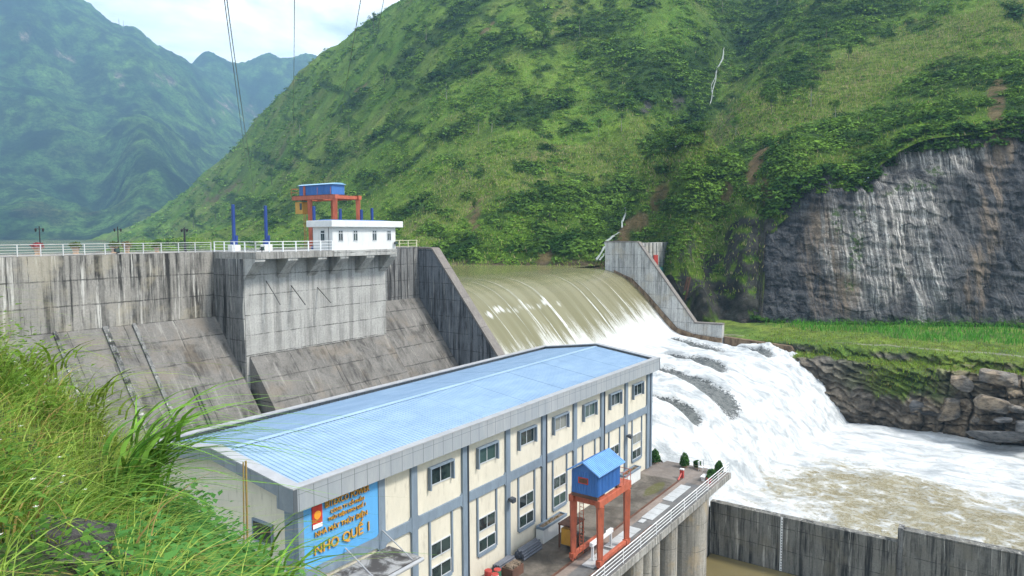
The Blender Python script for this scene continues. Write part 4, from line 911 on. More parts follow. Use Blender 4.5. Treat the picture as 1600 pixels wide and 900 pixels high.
# ------------------------------------------------------------------ terrace over the tailrace
td_ = thing('tailrace_terrace', 'stained concrete terrace on tall piers along the river side of the power house', 'terrace', (60,28,0))
mb = MB(); mb.box(12,76.0,24.05,50,-.55,0); mb.build('deck', M['deck'], td_)
mb = MB(); mb.box(12,76.02,23.93,24.045,-.62,.02); mb.build('edge_beam', M['slab'], td_)
mb = MB(); mb.box(12,75.5,30.5,49,-12.5,-.56); mb.build('draft_wall', M['dark_conc'], td_)
def pier(x0, x1, y0=24.5):
    r = (x1-x0)/2; xc = (x0+x1)/2; pts = [(xc+r*math.cos(a), y0+r+r*math.sin(a)) for a in np.linspace(math.pi, 2*math.pi, 12)]+[(x1,30.45),(x0,30.45)]
    o = MB().prism(pts, 2, -12.4, -.57).build('pier', M['pier'], td_)
pier(67.0,71.6,24.3); pier(60.9,62.9); pier(57.1,58.5); pier(55.5,56.6); pier(53.3,55.1); pier(47.8,49.4); pier(45.6,46.9)
mb = MB(); mb.box(72.2,75.9,26.3,30.4,-12.4,-.57); mb.build('pier', M['pier'], td_)
rl = railing('terrace_railing', 'white multi-rail steel railing along the river edge of the terrace', [(40,24.15,.02),(75.85,24.15,.02)], M['whitemetal'], 1.15, 4, 3.4, .022, .027, .1)
railing('terrace_railing', 'thin grey wire railing across the far end of the terrace', [(75.85,24.3,.0),(75.85,32.4,.0)], M['alu'], .95, 2, 2.7, .028, .014, .4)
for y, lb in ((27.72,'dark steel crane rail along the terrace nearer the power house'),(25.3,'dark steel crane rail along the terrace nearer the river railing')):
    mb = MB(); mb.box(30,71.2 if y > 26 else 58,y-.05,y+.05,.005,.09); mb.box(30,71.2 if y > 26 else 58,y-.12,y+.12,.002,.03); tag(mb.build('crane_rail', M['rust']), lb, 'rail')
bf = thing('buffer_stop', 'red and white buffer stop at the far end of the crane rail', 'buffer stop', (71.5,27.8,0))
MB().rbox(71.3,71.6,27.6,28.0,.01,.9,.02).build('post', M['red'], bf); MB().tube([(70.4,27.8,.05),(71.3,27.8,.55)], .09, 6).build('strut', M['red'], bf); MB().box(71.28,71.62,27.58,28.02,.9,1.02).build('cap', M['whitemetal'], bf)
for x0, x1, y0, y1, lb in ((64.3,69.3,25.95,27.05,'pale grey cover plate farthest from the orange gantry'),(59.0,63.2,25.75,26.85,'pale grey cover plate second from the far end of the terrace'),(51.6,56.6,25.75,26.9,'long pale grey cover plate just past the orange gantry legs'),(47.6,51.1,25.7,26.75,'pale grey cover plate under the orange gantry'),(57.9,58.8,26.2,26.7,'small white hatch between the pale cover plates')):
    th = thing('cover_plate', lb, 'cover plate', ((x0+x1)/2,(y0+y1)/2,0), 'cover plates in the terrace floor')
    MB().rbox(x0,x1,y0,y1,.004,.07,.015).build('plate', M['plate'], th); mb = MB(); n = max(1,int((x1-x0)/1.2))
    for k in range(1,n): mb.box(x0+(x1-x0)*k/n-.015, x0+(x1-x0)*k/n+.015, y0+.03, y1-.03, .068, .074)
    mb.box(x0+.1,x0+.2,y0-.14,y0-.01,.004,.02); mb.build('joint', M['steel'], th)
# lower gantry
lg = thing('gantry_crane', 'orange gantry crane with a blue gabled hoist house standing on the terrace', 'crane', (50.3,26.5,0))
LX, LY = (47.95,52.7), (25.3,27.72)
for x in LX:
    for y in LY:
        mb = MB(); mb.tube([(x,y,.72),(x,y,1.0),(x,y,5.05)], [.26,.27,.36], 4); leg = mb.build('leg', M['orange'], lg)
        mb = MB(); mb.box(x-.34,x+.34,y-.2,y+.2,.34,.72); mb.tube([(x-.2,y-.1,.25),(x-.2,y+.1,.25)], .16, 10); mb.tube([(x+.2,y-.1,.25),(x+.2,y+.1,.25)], .16, 10); mb.build('wheel_bogie', M['orange'], leg)
for y in LY: MB().rbox(LX[0]+.34,LX[1]-.34,y-.16,y+.16,.36,.68,.02).build('end_carriage', M['orange'], lg)
for y in LY: MB().rbox(LX[0]-.45,LX[1]+.45,y-.2,y+.2,5.06,5.62,.02).build('main_beam', M['orange'], lg)
for x in LX: MB().rbox(x-.2,x+.2,LY[0]+.2,LY[1]-.2,5.08,5.58,.02).build('cross_beam', M['orange'], lg)
mb = MB(); [mb.cyl(47.73,y,5.3,5.31,.05,.05,6) for y in np.linspace(25.6,27.4,6)]; mb.box(51.3,53.1,25.1,27.9,5.63,5.69); mb.build('platform', M['orange'], lg)
hh = MB(); hh.box(47.5,51.35,25.28,27.62,5.9,7.7); hh.prism([(25.28,7.7),(27.62,7.7),(26.45,8.42)], 0, 47.5, 51.35); hut = hh.build('hoist_house', M['bluesheet'], lg)
mb = MB(); [mb.box(47.55+k*.24,47.61+k*.24,25.24,25.28,5.95,7.68) for k in range(16)]; [mb.box(47.46,47.5,25.34+k*.24,25.40+k*.24,5.95,7.72) for k in range(10)]; mb.build('sheet_rib', M['bluesheet'], hut)
mb = MB(); rt = .3
mb.prism([(24.98,7.62),(26.45,8.50),(26.45,8.58),(24.98,7.70)], 0, 47.15, 51.7); mb.prism([(27.92,7.62),(26.45,8.50),(26.45,8.58),(27.92,7.70)], 0, 47.15, 51.7)
for k in range(19): 
    x = 47.2+k*.24; mb.prism([(24.98,7.70),(26.45,8.58),(26.45,8.62),(24.98,7.74)], 0, x, x+.05); mb.prism([(27.92,7.70),(26.45,8.58),(26.45,8.62),(27.92,7.74)], 0, x, x+.05)
mb.build('roof', paint('light_blue_roof_sheet',(.14,.31,.62),.4,.12), hut)
mb = MB(); mb.box(47.44,47.5,26.1,27.0,6.75,7.25); f = mb.build('window', M['red'], hut); MB().box(47.425,47.44,26.2,26.9,6.83,7.17).build('pane', M['rust'], f)
for x in (47.45,50.9): MB().box(x,x+.35,25.3,27.6,5.63,5.9).build('saddle', M['rust'], hut)
mb = MB()
for x, y in ((51.7,25.15),(53.05,25.15),(53.05,27.85),(51.7,27.85),(52.4,25.15),(52.4,27.85),(53.05,26.5)): mb.tube([(x,y,5.69),(x,y,6.65)], .028, 5)
for z in (6.2,6.65): mb.tube([(51.7,25.15,z),(53.05,25.15,z),(53.05,27.85,z),(51.7,27.85,z)], .025, 5)
mb.build('handrail', M['orange'], lg)
mb = MB(); 
for y in (27.1,27.45): mb.tube([(48.5,y,.6),(48.5,y,5.6)], .03, 5)
for k in range(16): mb.tube([(48.5,27.1,.8+k*.3),(48.5,27.45,.8+k*.3)], .022, 4)
mb.build('ladder', M['orange'], lg)
mb = MB(); mb.tube([(50.2,26.3,2.1),(50.2,26.3,5.9)], .025, 5); mb.tube([(50.5,26.5,2.1),(50.5,26.5,5.9)], .025, 5); hk = mb.build('hoist_rope', M['steel'], lg)
mb = MB(); mb.rbox(50.1,50.65,26.15,26.65,1.75,2.3,.05); mb.build('hook_block', M['steel'], hk); mb = MB(); mb.rbox(48.5,52.2,26.25,26.55,1.25,1.6,.03); [mb.box(x,x+.1,26.3,26.5,.1,1.25) for x in (48.7,51.9)]; mb.build('lifting_beam', M['whitemetal'], hk)
mc = thing('rusty_machine', 'rusty machine frame with an ochre box and pulley wheels beneath the gantry', 'machine', (50.4,29.2,0))
mb = MB(); [mb.box(x-.06,x+.06,y-.06,y+.06,.01,2.0) for x in (49.4,51.3) for y in (28.7,29.9)]; mb.box(49.3,51.4,28.6,30.0,2.0,2.12); mb.box(49.3,51.4,28.6,28.7,.9,1.0); mb.build('frame', M['rust'], mc)
MB().rbox(49.45,50.0,28.8,29.8,.3,1.7,.04).build('cabinet', M['yellow'], mc); MB().rbox(50.2,51.2,28.9,29.7,.01,1.0,.05).build('motor', M['steel'], mc)
for x in (49.3,50.4): mb = MB(); mb.tube([(x,28.35,.55),(x,28.5,.55)], .42, 14); mb.build('pulley', M['rust'], mc)
sw_ = thing('sluice_screen', 'white and black solar lamp panel on the wall behind the gantry', 'lamp', (56.0,31.9,0)); MB().box(56.0,56.1,32.0,32.12,2.6,3.1).build('bracket', M['whitemetal'], sw_); MB().prism([(31.5,2.9),(32.0,3.3),(32.0,3.36),(31.5,2.96)], 0, 55.6, 56.5).build('solar_panel', M['black'], sw_); sw_.name = 'solar_lamp'
# planters, plants and odds and ends
for x0, x1, lb in ((49.15,53.0,'white planter box with a grey rim against the wall left of the gantry'),(64.9,68.6,'white planter box with a grey rim against the wall beyond the gantry')):
    p = thing('planter_box', lb, 'planter', ((x0+x1)/2,31.8,0), 'planter boxes along the power house wall')
    MB().box(x0,x1,31.35,32.1,.003,1.2).build('box', M['white'], p)
    mb = MB(); mb.box(x0-.05,x1+.05,31.3,31.42,1.2,1.42); mb.box(x0-.05,x1+.05,32.0,32.11,1.2,1.42); mb.box(x0-.05,x0+.08,31.42,32.0,1.2,1.42); mb.box(x1-.08,x1+.05,31.42,32.0,1.2,1.42); mb.build('rim', M['bluegrey'], p)
    MB().box(x0+.08,x1-.08,31.42,32.0,1.2,1.3).build('soil', M['soil'], p)
    leafobj('dry_plant', M['tanflower'], p, 60, (1.2,.2,.14), 77, .09, (0,-.08,1.36))
def shrub(x, y, h, r, lb, cone=True, seed=0):
    p = thing('potted_shrub', lb, 'shrub', (x,y,0), 'clipped shrubs at the end of the terrace')
    MB().tube([(0,0,0.003),(0,0,.1),(0,0,.45),(0,0,.5)], [.3,.3,.42,.42], 12).build('pot', M['terracotta'], p, local=True)
    a = leafcloud(1500, (r,r,h*.42), 200+seed, .085, center=(0,0,h*.56)); V = a[0].copy()
    if cone: k = np.clip((V[:,2]-h*.45)/(h*.6),0,1); V[:,0] *= 1-.55*k; V[:,1] *= 1-.55*k
    mesh_np('foliage', V, a[1], M['topiary'], p, False, {'tone': ('FLOAT', a[2])})
    b = leafcloud(500, (r*1.15,r*1.0,.22), 230+seed, .09, center=(0,0,.38)); mesh_np('ground_leaves', b[0], b[1], M['topiary'], p, False, {'tone': ('FLOAT', b[2]*.4)})
shrub(74.4,32.2,1.75,.62,'rounded green shrub at the far corner of the power house',True,1); shrub(75.0,28.9,1.75,.55,'pointed green shrub in the middle of the terrace end',True,2)
shrub(75.2,25.0,1.45,.5,'pointed green shrub at the river corner of the terrace',True,3); shrub(72.6,24.9,1.25,.52,'round green shrub against the white railing',False,4); shrub(75.3,27.5,1.0,.42,'small dark shrub beside the white metal chairs',False,5)
ch = thing('metal_chair', 'white metal garden chair nearer the middle shrub', 'chair', (74.8,26.9,0), 'white metal chairs on the terrace')
MB().box(-.24,.24,-.24,.24,.44,.48).build('seat', M['whitemetal'], ch, local=True)
mb = MB(); [mb.tube([(x,.22,.48),(x,.28,1.05)], .02, 5) for x in (-.22,-.07,.07,.22)]; mb.tube([(-.24,.28,1.05),(.24,.28,1.05)], .025, 5); mb.build('backrest', M['whitemetal'], ch, local=True)
for x in (-.21,.21):
    for y in (-.21,.21): MB().tube([(x,y,.003),(x,y,.44)], .022, 5).build('leg', M['whitemetal'], ch, local=True)
dup(ch, (74.9,26.0,0), 2.2, label='white metal garden chair nearer the river railing')
bn = thing('bench', 'low white slab bench beside the red pot by the railing', 'bench', (72.2,25.6,0)); MB().rbox(71.6,72.7,25.35,25.85,.42,.5,.02).build('seat', M['whitemetal'], bn); [MB().box(x,x+.12,25.45,25.75,.003,.42).build('leg', M['whitemetal'], bn) for x in (71.75,72.45)]
rp = thing('red_pot', 'red plant pot beside the round shrub on the railing', 'plant pot', (71.4,24.8,0)); MB().tube([(0,0,.003),(0,0,.5),(0,0,.56)], [.2,.3,.32], 12).build('pot', M['red'], rp, local=True); leafobj('foliage', M['topiary'], rp, 150, (.3,.3,.25), 88, .09, (0,0,.72))
def pipestack(x0, x1, n, y0, lb, r=.11, seed=0):
    p = thing('pipe_stack', lb, 'pipe stack', ((x0+x1)/2,y0,0), 'stacks of grey pipes against the wall'); k = 0
    rr = random.Random(seed)
    for row in range(n):
        for c in range(n+2-row):
            a = rr.uniform(-.12,.12); y = y0+(c-(n+1-row)/2)*2*r; z = r+.003+row*r*1.75
            MB().tube([(x0+a,y,z),(x1+a,y,z)], r*.97, 8).build('pipe', M['greypile'], p)
pipestack(45.7,48.4,4,31.5,'tall stack of dark grey pipes between a pilaster and the planter',.1,1); pipestack(42.9,45.0,3,31.75,'low stack of dark grey pipes left of the taller stack',.1,2)
cb = thing('rubble_crate', 'dark open crate heaped with rubble below the pipe stacks', 'crate', (43.2,30.4,0)); mb = MB(); mb.box(42.5,44.0,29.9,29.98,.003,.75); mb.box(42.5,44.0,30.85,30.93,.003,.75); mb.box(42.5,42.58,29.98,30.85,.003,.75); mb.box(43.92,44.0,29.98,30.85,.003,.75); mb.build('side_board', M['rust'], cb)
bm = MB(); rr = random.Random(5)
for k in range(26):
    x, y, s = rr.uniform(42.7,43.8), rr.uniform(30.1,30.75), rr.uniform(.08,.2); bm.rbox(x-s,x+s,y-s,y+s*.8,.55,.62+s*1.6,.03)
bm.build('rubble', M['soil'], cb)
for k, (x, y, mt, lb) in enumerate(((41.4,31.4,'red','red drum against the wall, left of the crate'),(41.9,30.9,'potgreenp','green drum with a red lid beside the crate'),(41.2,30.6,'whitemetal','white and pink tub in front of the red drum'))):
    M.setdefault('potgreenp', paint('green_drum_paint',(.05,.15,.09)))
    p = thing('drum', lb, 'drum', (x,y,0), 'drums beside the wall'); MB().tube([(0,0,.003),(0,0,.25),(0,0,.27),(0,0,.5),(0,0,.52),(0,0,.8)], [.29,.29,.31,.29,.31,.29], 14).build('body', M[mt], p, local=True); MB().tube([(0,0,.8),(0,0,.85)], [.3,.27], 14).build('lid', M['red'], p, local=True)
# guide wall between tailrace and river
gw = thing('guide_wall', 'dark streaked concrete guide wall between the tailrace pool and the river', 'wall', (76.5,17,-9))
MB().box(76.0,76.9,7.35,26.2,-12.5,-3.72).build('wall', M['guide'], gw); MB().box(75.96,77.0,-45,7.3,-12.5,-2.35).build('wall', M['guide'], gw); MB().box(75.9,77.05,7.1,7.55,-12.5,-2.2).build('joint_rib', M['dark_conc'], gw)
sgz = thing('staff_gauge', 'narrow white water-level gauge fixed to the guide wall', 'gauge', (75.97,18.4,-6)); MB().box(75.93,75.99,18.3,18.52,-9.6,-3.75).build('board', M['whitemetal'], sgz); mb = MB(); [mb.box(75.915,75.93,18.32,18.42,-9.5+k*.3,-9.38+k*.3) for k in range(19)]; mb.build('scale_mark', M['black'], sgz)
# ------------------------------------------------------------------ right bank
ybk = np.concatenate([np.arange(70,36,-.5), np.arange(36,-22,-.16), np.arange(-22,-70,-.5)])
KX = np.array([125.0,126.6,127.2,127.9,128.7,131.4,132.2,134,142,158,180,210]); KZ = np.array([-9,-5.6,-1.5,2.2,4.6,5.1,6.5,6.9,7.3,7.9,8.6,9.5])
ub = np.concatenate([np.linspace(0,1,20)[:-1]*.09+.0, np.linspace(.09,.42,120)[:-1], np.linspace(.42,1,90)])
kn = np.array([0,.06,.14,.22,.30,.40,.45,.50,.62,.76,.88,1.0])
BX = np.interp(ub, kn, KX)[None]+0*ybk[:,None]; BZ = np.interp(ub, kn, KZ)[None]+0*ybk[:,None]; BY = ybk[:,None]+0*ub[None]
face = (sstep(.02,.10,ub)*(1-sstep(.40,.50,ub)))[None]*sstep(33,29,BY)
ky_ = np.interp(ybk, [-60,-4,4,9,14,22,30], [1.6,1.5,1.3,0,-1.2,-.3,.2])[:,None]
BX = BX-face*np.interp(ybk,[-60,-5,3,10,20,30],[3.0,2.6,1.2,0,.4,.6])[:,None]*(1-ub[None]*1.6)
cell = lambda a,b,sd: _h(np.floor(a), np.floor(b), np.zeros_like(a), sd)
ja = BY/3.3+fbm(BY/4,BZ/4,None,2,3)*.5; jb = BZ/2.3+BY*.08+fbm(BY/5,BZ/5,None,2,4)*.4
blk = cell(ja, jb, 11)*1.5+cell(ja*2.1+.3, jb*1.9, 12)*.55
gap = np.minimum(np.abs(ja-np.round(ja)), np.abs(jb-np.round(jb))); crack = 1-sstep(.0,.09,gap)
blocky = sstep(14,7,BY)
BX += face*(-(blk-.6)*(.35+.9*blocky)+crack*.55*blocky+fbm(BY/2,BZ/1.1+BY*.25,None,5,14)*.8+vnoise(BY/4+BZ*.5,BZ*1.6-BY*.5,None,15)*.45+(np.mod(BZ*.9-BY*.42+fbm(BY/3,BZ/3,None,3,27)*1.2,1.0)-.5)*.9)
BZ += (sstep(.3,.5,ub)[None])*fbm(BX/4,BY/4,None,4,16)*.35+face*fbm(BX/2+BY/2,BY/3,None,4,17)*.3
BX = np.where(BY > 30.2, np.maximum(BX, 132.15+ub[None]*.01), BX)
n2 = np.clip(.5+fbm(BY/1.5,BZ/1.5+BX/2,None,5,18)*1.1,0,1)[...,None]; n1 = np.clip(.5+fbm(BY/6,BX/6+BZ/4,None,4,19),0,1)[...,None]
rc = np.array([.150,.140,.126])*(1-n1)+np.array([.30,.250,.190])*n1
tanw = (blocky*(.35+.65*cell(ja,jb,20)))[...,None]; rc = rc*(1-tanw)+np.array([.40,.315,.22])*tanw; rc = rc*(.45+.9*n2)
rc = rc*(1-.8*(crack*blocky)[...,None]); wetl = (1-sstep(-3.8,-1.2,BZ+n2[...,0]*2))[...,None]; rc = rc*(1-.55*wetl)
gn = np.array([.105,.200,.024])*(1-n1)+np.array([.200,.275,.038])*n1; gn = gn*(.7+.6*n2)
pth = np.exp(-((BX-135.0-.5*np.sin(BY/7)+(BY-20)*.03)/.45)**2)[...,None]*sstep(.2,.5,n1); gn = gn*(1-.75*pth)+np.array([.42,.40,.34])*.75*pth
gw_ = sstep(.30,.36,ub[None]+fbm(BY/2.5,BZ/3,None,4,22)*.09)[...,None]
hang = (np.exp(-((BY-13)/6.2)**2)*sstep(-.3,1.2,BZ-.2+fbm(BY/1.6,BZ*0,None,3,24)*2.2))[...,None]; gw_ = np.maximum(gw_, hang*.95)
ledge2 = (np.exp(-((ub-.425)/.022)**2)[None]*sstep(-.1,.25,fbm(BY/5,BX/3,None,3,25)))[...,None]; gw_ = gw_*(1-ledge2*.9)
CBk = rc*(1-gw_)+gn*gw_
t = NT('bank_ground'); col = t.attr('col','Color'); P = t.pos; n = t.noise(P,1.3,9,.72); n3 = t.noise(t.map(P,(1,1,2.4),(0,0,0),(0,.0,.5)),2.6,8,.75)
col = t.mix(t.step(n,.35,.7,0,.7), t.mix(1.0,col,(.5,.5,.5),'MULTIPLY'), t.mix(1.0,col,(1.4,1.35,1.3),'MULTIPLY')); t.bump(t.math('ADD',n,n3), .9, .5)
M['bank'] = t.done(col, .85, 0, .3)
kind(mesh_np('riverbank', np.stack([BX,BY,BZ],-1).reshape(-1,3), grid_faces(len(ybk), len(ub)), M['bank'], None, True, {'col': ('FLOAT_COLOR', CBk.reshape(-1,3))}), 'structure')
def colmat(name, trans=.2, rough=.6, spec=.25):
    t = NT(name); col = t.attr('col','Color'); t.done(col, rough, 0, spec)
    if trans:
        tr = t.n('ShaderNodeBsdfTranslucent'); t.l(t.mix(1.0,col,(1.2,1.25,.6),'MULTIPLY'), tr.inputs[0]); ms = t.n('ShaderNodeMixShader'); ms.inputs[0].default_value = trans
        t.l(t.b.outputs[0], ms.inputs[1]); t.l(tr.outputs[0], ms.inputs[2]); t.l(ms.outputs[0], t.out.inputs[0])
    return t.m
M['leaf'] = colmat('hill_leaves', .18, .8, .05); M['blade'] = colmat('grass_blades', .26, .75, .12)
def blades(base, h, wd, lean, bend, nseg, rng):
    # curved tapering blades; lean: horizontal direction vectors (n,2), bend: how far the tip is carried
    n = len(base); a = rng.random(n)*2*math.pi; side = np.stack([np.cos(a), np.sin(a), 0*a], 1)
    V = []
    for k in range(nseg+1):
        s = k/nseg; up = h*(s-.52*np.clip(bend/np.maximum(h,.01),0,1.5)*s**2.4); out = bend*s**1.9
        c = base+np.stack([lean[:,0]*out, lean[:,1]*out, up], 1); w_ = (wd*(1-.92*s**1.6)*.5)[:,None]
        V += [c-side*w_, c+side*w_]
    V = np.stack(V, 1); m_ = 2*(nseg+1); i0 = (np.arange(n)*m_)[:,None]
    F = np.concatenate([i0+np.array([[2*k,2*k+1,2*k+3,2*k+2]]) for k in range(nseg)], 0)
    return V.reshape(-1,3), F, m_
def rep(c, k): return np.repeat(c, k, 0)
# grass of the bank
r = np.random.default_rng(5); NB = 30000
iy = r.integers(60, len(ybk)-60, NB); iu = r.integers(0, len(ub), NB); p = np.stack([BX[iy,iu],BY[iy,iu],BZ[iy,iu]],1); gv = gw_[iy,iu,0]
ok = (gv > .5) & (p[:,0] < 176) & (r.random(NB) < np.where(p[:,0] > 140, 1, .8)) & (pth[iy,iu,0] < .35); p = p[ok]+np.stack([r.normal(size=ok.sum())*.2, r.normal(size=ok.sum())*.3, 0*p[ok][:,0]-.05],1)
tall = sstep(142,147,p[:,0]+fbm(p[:,1]/5,p[:,0]/5,None,3,9)*5); n_ = len(p)
hh_ = np.where(tall > .5, 1.0+.9*r.random(n_), .25+.45*r.random(n_)); an = r.random(n_)*6.28
V, F, k_ = blades(p, hh_, .10+.10*r.random(n_), np.stack([np.cos(an),np.sin(an)],1), hh_*(.25+.4*r.random(n_)), 2, r)
cc = np.where(tall[:,None] > .5, np.array([.085,.270,.028]), np.array([.200,.290,.040]))*(.65+.7*r.random((n_,1))); yl = (r.random((n_,1)) < .15)*(tall[:,None] < .5); cc = cc*(1-yl)+np.array([.24,.22,.06])*yl
kind(mesh_np('bank_grass', V, F, M['blade'], None, False, {'col': ('FLOAT_COLOR', rep(cc,k_))}), 'stuff')
# boulders at the water's edge
t = NT('boulder_rock'); P = t.pos; n = t.noise(t.map(P,(1,.8,1.6),(0,0,0),(.3,.5,.2)),1.1,9,.72); b_ = t.noise(P,.35,3); c0 = t.mix(t.step(b_,.4,.6),(.30,.235,.165),(.21,.19,.165)); col = t.mix(t.step(n,.35,.62), t.mix(1.0,c0,(.33,.33,.34),'MULTIPLY'), c0); t.bump(n,1.0,.35); M['boulder'] = t.done(col,.85,0,.3)
t = NT('wet_rock'); n = t.noise(t.map(t.pos,(1,.8,2.2),(0,0,0),(.3,.6,.2)),1.3,9,.72); t.bump(n,1.0,.3); M['wetrock'] = t.done(t.mix(t.step(n,.35,.65),(.04,.04,.042),(.145,.14,.135)),.55,0,.5)
def boulder(px, py, X, size, rot, lb, mat='boulder', seed=0, grp='boulders at the foot of the far bank', P=None):
    b = bmesh.new(); bmesh.ops.create_icosphere(b, subdivisions=4, radius=1.0); V = np.array([v.co for v in b.verts]); F = [tuple(v.index for v in f.verts) for f in b.faces]; b.free()
    V = np.sign(V)*np.abs(V)**.32; rr_ = np.random.default_rng(seed)
    for k in range(11):
        d = rr_.normal(size=3); d /= np.linalg.norm(d); lim = .70+.35*rr_.random(); dd = V@d; V -= np.clip(dd-lim,0,None)[:,None]*d
    V *= 1+.05*fbm(V[:,0]*3+seed,V[:,1]*3,V[:,2]*3,4,seed)[:,None]; V *= np.array(size)/2*(.74 if mat != 'darkrock' else 1)
    V = V@np.array(Matrix.Rotation(rot[0],3,'X')@Matrix.Rotation(rot[1],3,'Y')@Matrix.Rotation(rot[2],3,'Z')).T
    p = onX(px,py,X)+np.array([.55,0,-.1]) if P is None else P; o = mesh_np('boulder', V, F, M[mat], None, False); o.location = p; tag(o, lb, 'boulder', grp); return o
boulder(1483,640,125.3,(3.0,4.2,5.2),(.05,.1,.2),'tall tan block split off the rock bank, standing at the water',seed=1)
boulder(1503,598,126.6,(3.5,4.4,3.4),(.1,.05,.1),'square tan block on top of the tall split block',seed=2)
boulder(1545,632,123.8,(3.6,6.4,3.6),(.22,.1,.3),'large sloping pinkish-tan boulder right of the tall block',seed=3)
boulder(1560,590,125.6,(3.5,6.6,3.0),(.05,.0,.1),'wide tan block under the grassy ledge at the right',seed=4)
boulder(1524,657,122.6,(1.2,1.9,1.5),(.4,.2,.9),'small grey boulder leaning in front of the tall block',seed=5)
boulder(1566,656,122.3,(1.5,3.2,1.2),(-.2,.1,.2),'flat dark boulder below the large tan one','wetrock',6)
boulder(1590,640,123.0,(2.0,3.0,1.6),(.1,.3,.5),'grey boulder at the right edge above the flat slab',seed=7)
boulder(1560,683,121.6,(4.5,10.5,2.2),(-.12,.25,-.05),'long dark wet slab sloping into the white water','wetrock',8)
boulder(1440,640,126.6,(3.0,6.5,3.2),(.15,.2,.1),'dark rounded rock left of the tall block','wetrock',9)
boulder(1610,668,121.0,(3.5,5.0,2.4),(-.1,.2,.2),'dark wet rock at the right end of the long slab','wetrock',10)
# ------------------------------------------------------------------ growth on the hills
cellw = np.abs(np.gradient(vpy, axis=1)); frame = (vpx > 190) & (vpx < 1640) & (vpy > -40) & (vpy < 470) & VIS
def sample(weight, n, seed):
    g = np.random.default_rng(seed); w_ = (weight*cellw*frame).ravel(); c = np.cumsum(w_); k = np.searchsorted(c, g.random(n)*c[-1]); k = np.clip(k,0,len(c)-1)
    i, j = np.unravel_index(k, PX.shape); i2 = np.clip(i+1,0,NPX-1); j2 = np.clip(j+1,0,ND-1); a = g.random(n)[:,None]; b = g.random(n)[:,None]
    P = TP[i,j]+(TP[i2,j]-TP[i,j])*a+(TP[i,j2]-TP[i,j])*b
    return P, i, j, g
def bushes(name, P, R, nleaf, lsz, col, g, flat=.75):
    # one mesh of many leafy clumps
    nv = 6; base = []
    for s in range(nv):
        d = g.normal(size=(nleaf,3)); d[:,2] = np.abs(d[:,2])*.9+.0; d /= np.linalg.norm(d,axis=1)[:,None]; lob = 1+.35*vnoise(d[:,0]*2+s*7,d[:,1]*2,d[:,2]*2)
        c = d*(.55+.45*g.random(nleaf)**.5)[:,None]*lob[:,None]; nn_ = d+np.array([0,0,.5])+g.normal(size=(nleaf,3))*.45; a = np.cross(nn_, g.normal(size=(nleaf,3))); a /= np.linalg.norm(a,axis=1)[:,None]; b = np.cross(nn_, a); b /= np.linalg.norm(b,axis=1)[:,None]+1e-9
        sz = (lsz*(.6+.8*g.random(nleaf)))[:,None]; base.append(np.stack([c-a*sz, c+b*sz*.6, c+a*sz, c-b*sz*.6],1).reshape(-1,3))
    base = np.array(base); n = len(P); iv = g.integers(0,nv,n); an = g.random(n)*6.28; ca, sa = np.cos(an)[:,None], np.sin(an)[:,None]; B = base[iv]
    X = B[...,0]*ca-B[...,1]*sa; Y = B[...,0]*sa+B[...,1]*ca; Z = B[...,2]*flat
    V = np.stack([X,Y,Z],-1)*R[:,None,None]+P[:,None,:]-np.array([0,0,.12])*R[:,None,None]
    lv = (.5+1.0*g.random((n,nleaf,1,1))); cc = col[:,None,None,:]*1.12*lv*np.ones((1,1,4,1))
    return mesh_np(name, V.reshape(-1,3), np.arange(n*nleaf*4).reshape(-1,4), M['leaf'], None, False, {'col': ('FLOAT_COLOR', cc.reshape(-1,3))})
forest = forest*(1-.95*sh*sstep(335,355,vpy)); clr = (1-sstep(.25,.5,soil))*(1-.75*sstep(.3,.6,rock))
clr2 = clr*(1-.96*sh*sstep(335,360,vpy))
P, i, j, g = sample(sstep(.18,.6,forest)*clr2*np.interp(DD,[150,300,600,1000],[1,1,.8,.5]), 7400, 91); dd = DD[i,j]; n = len(P)
Rb = np.interp(dd,[150,300,700,1200],[1.2,1.8,4.0,7.0])*(.40+1.5*g.random(n)**2.6)*(1+.5*fbm(P[:,0]/15,P[:,1]/15,None,3,14)); tn = np.clip(.5+.75*(g.random((n,1))-.5)+1.3*fbm(P[:,0]/8,P[:,1]/8,None,3,4)[:,None],0,1)
kind(bushes('hillside_woodland', P, Rb, 84, .18, np.array([.024,.064,.012])*(1-tn)+np.array([.115,.205,.030])*tn, g), 'stuff')
P, i, j, g = sample((1-sstep(.3,.7,forest))*clr2*(1-.55*field)*np.clip(.25+1.6*fbm(tx/11,ty/11,None,3,93),.03,1), 13000, 92); dd = DD[i,j]; n = len(P)
Rb = np.interp(dd,[150,300,700,1200],[.55,.9,2.4,4.5])*(.5+.9*g.random(n)); tn = g.random((n,1))
kind(bushes('hillside_shrubs', P, Rb, 26, .32, np.array([.062,.150,.017])*(1-tn)+np.array([.185,.300,.040])*tn, g, .6), 'stuff')
P, i, j, g = sample((field*.9+.25)*(1-forest)*clr*np.interp(DD,[150,320,420],[1,.8,0]), 42000, 94); n = len(P); an = g.random(n)*6.28
hh_ = (.5+.8*g.random(n))*np.interp(DD[i,j],[150,350],[.8,1.5]); V, F, k_ = blades(P, hh_, .20+.16*g.random(n), np.stack([np.cos(an),np.sin(an)],1), hh_*.35, 1, g)
tn = g.random((n,1)); st_ = (g.random((n,1)) < .22); cc = np.array([.120,.220,.026])*(1-tn)+np.array([.240,.320,.060])*tn; cc = np.where(st_, np.array([.36,.31,.17]), cc)
kind(mesh_np('hillside_crops', V, F, M['blade'], None, False, {'col': ('FLOAT_COLOR', rep(cc,k_))}), 'stuff')
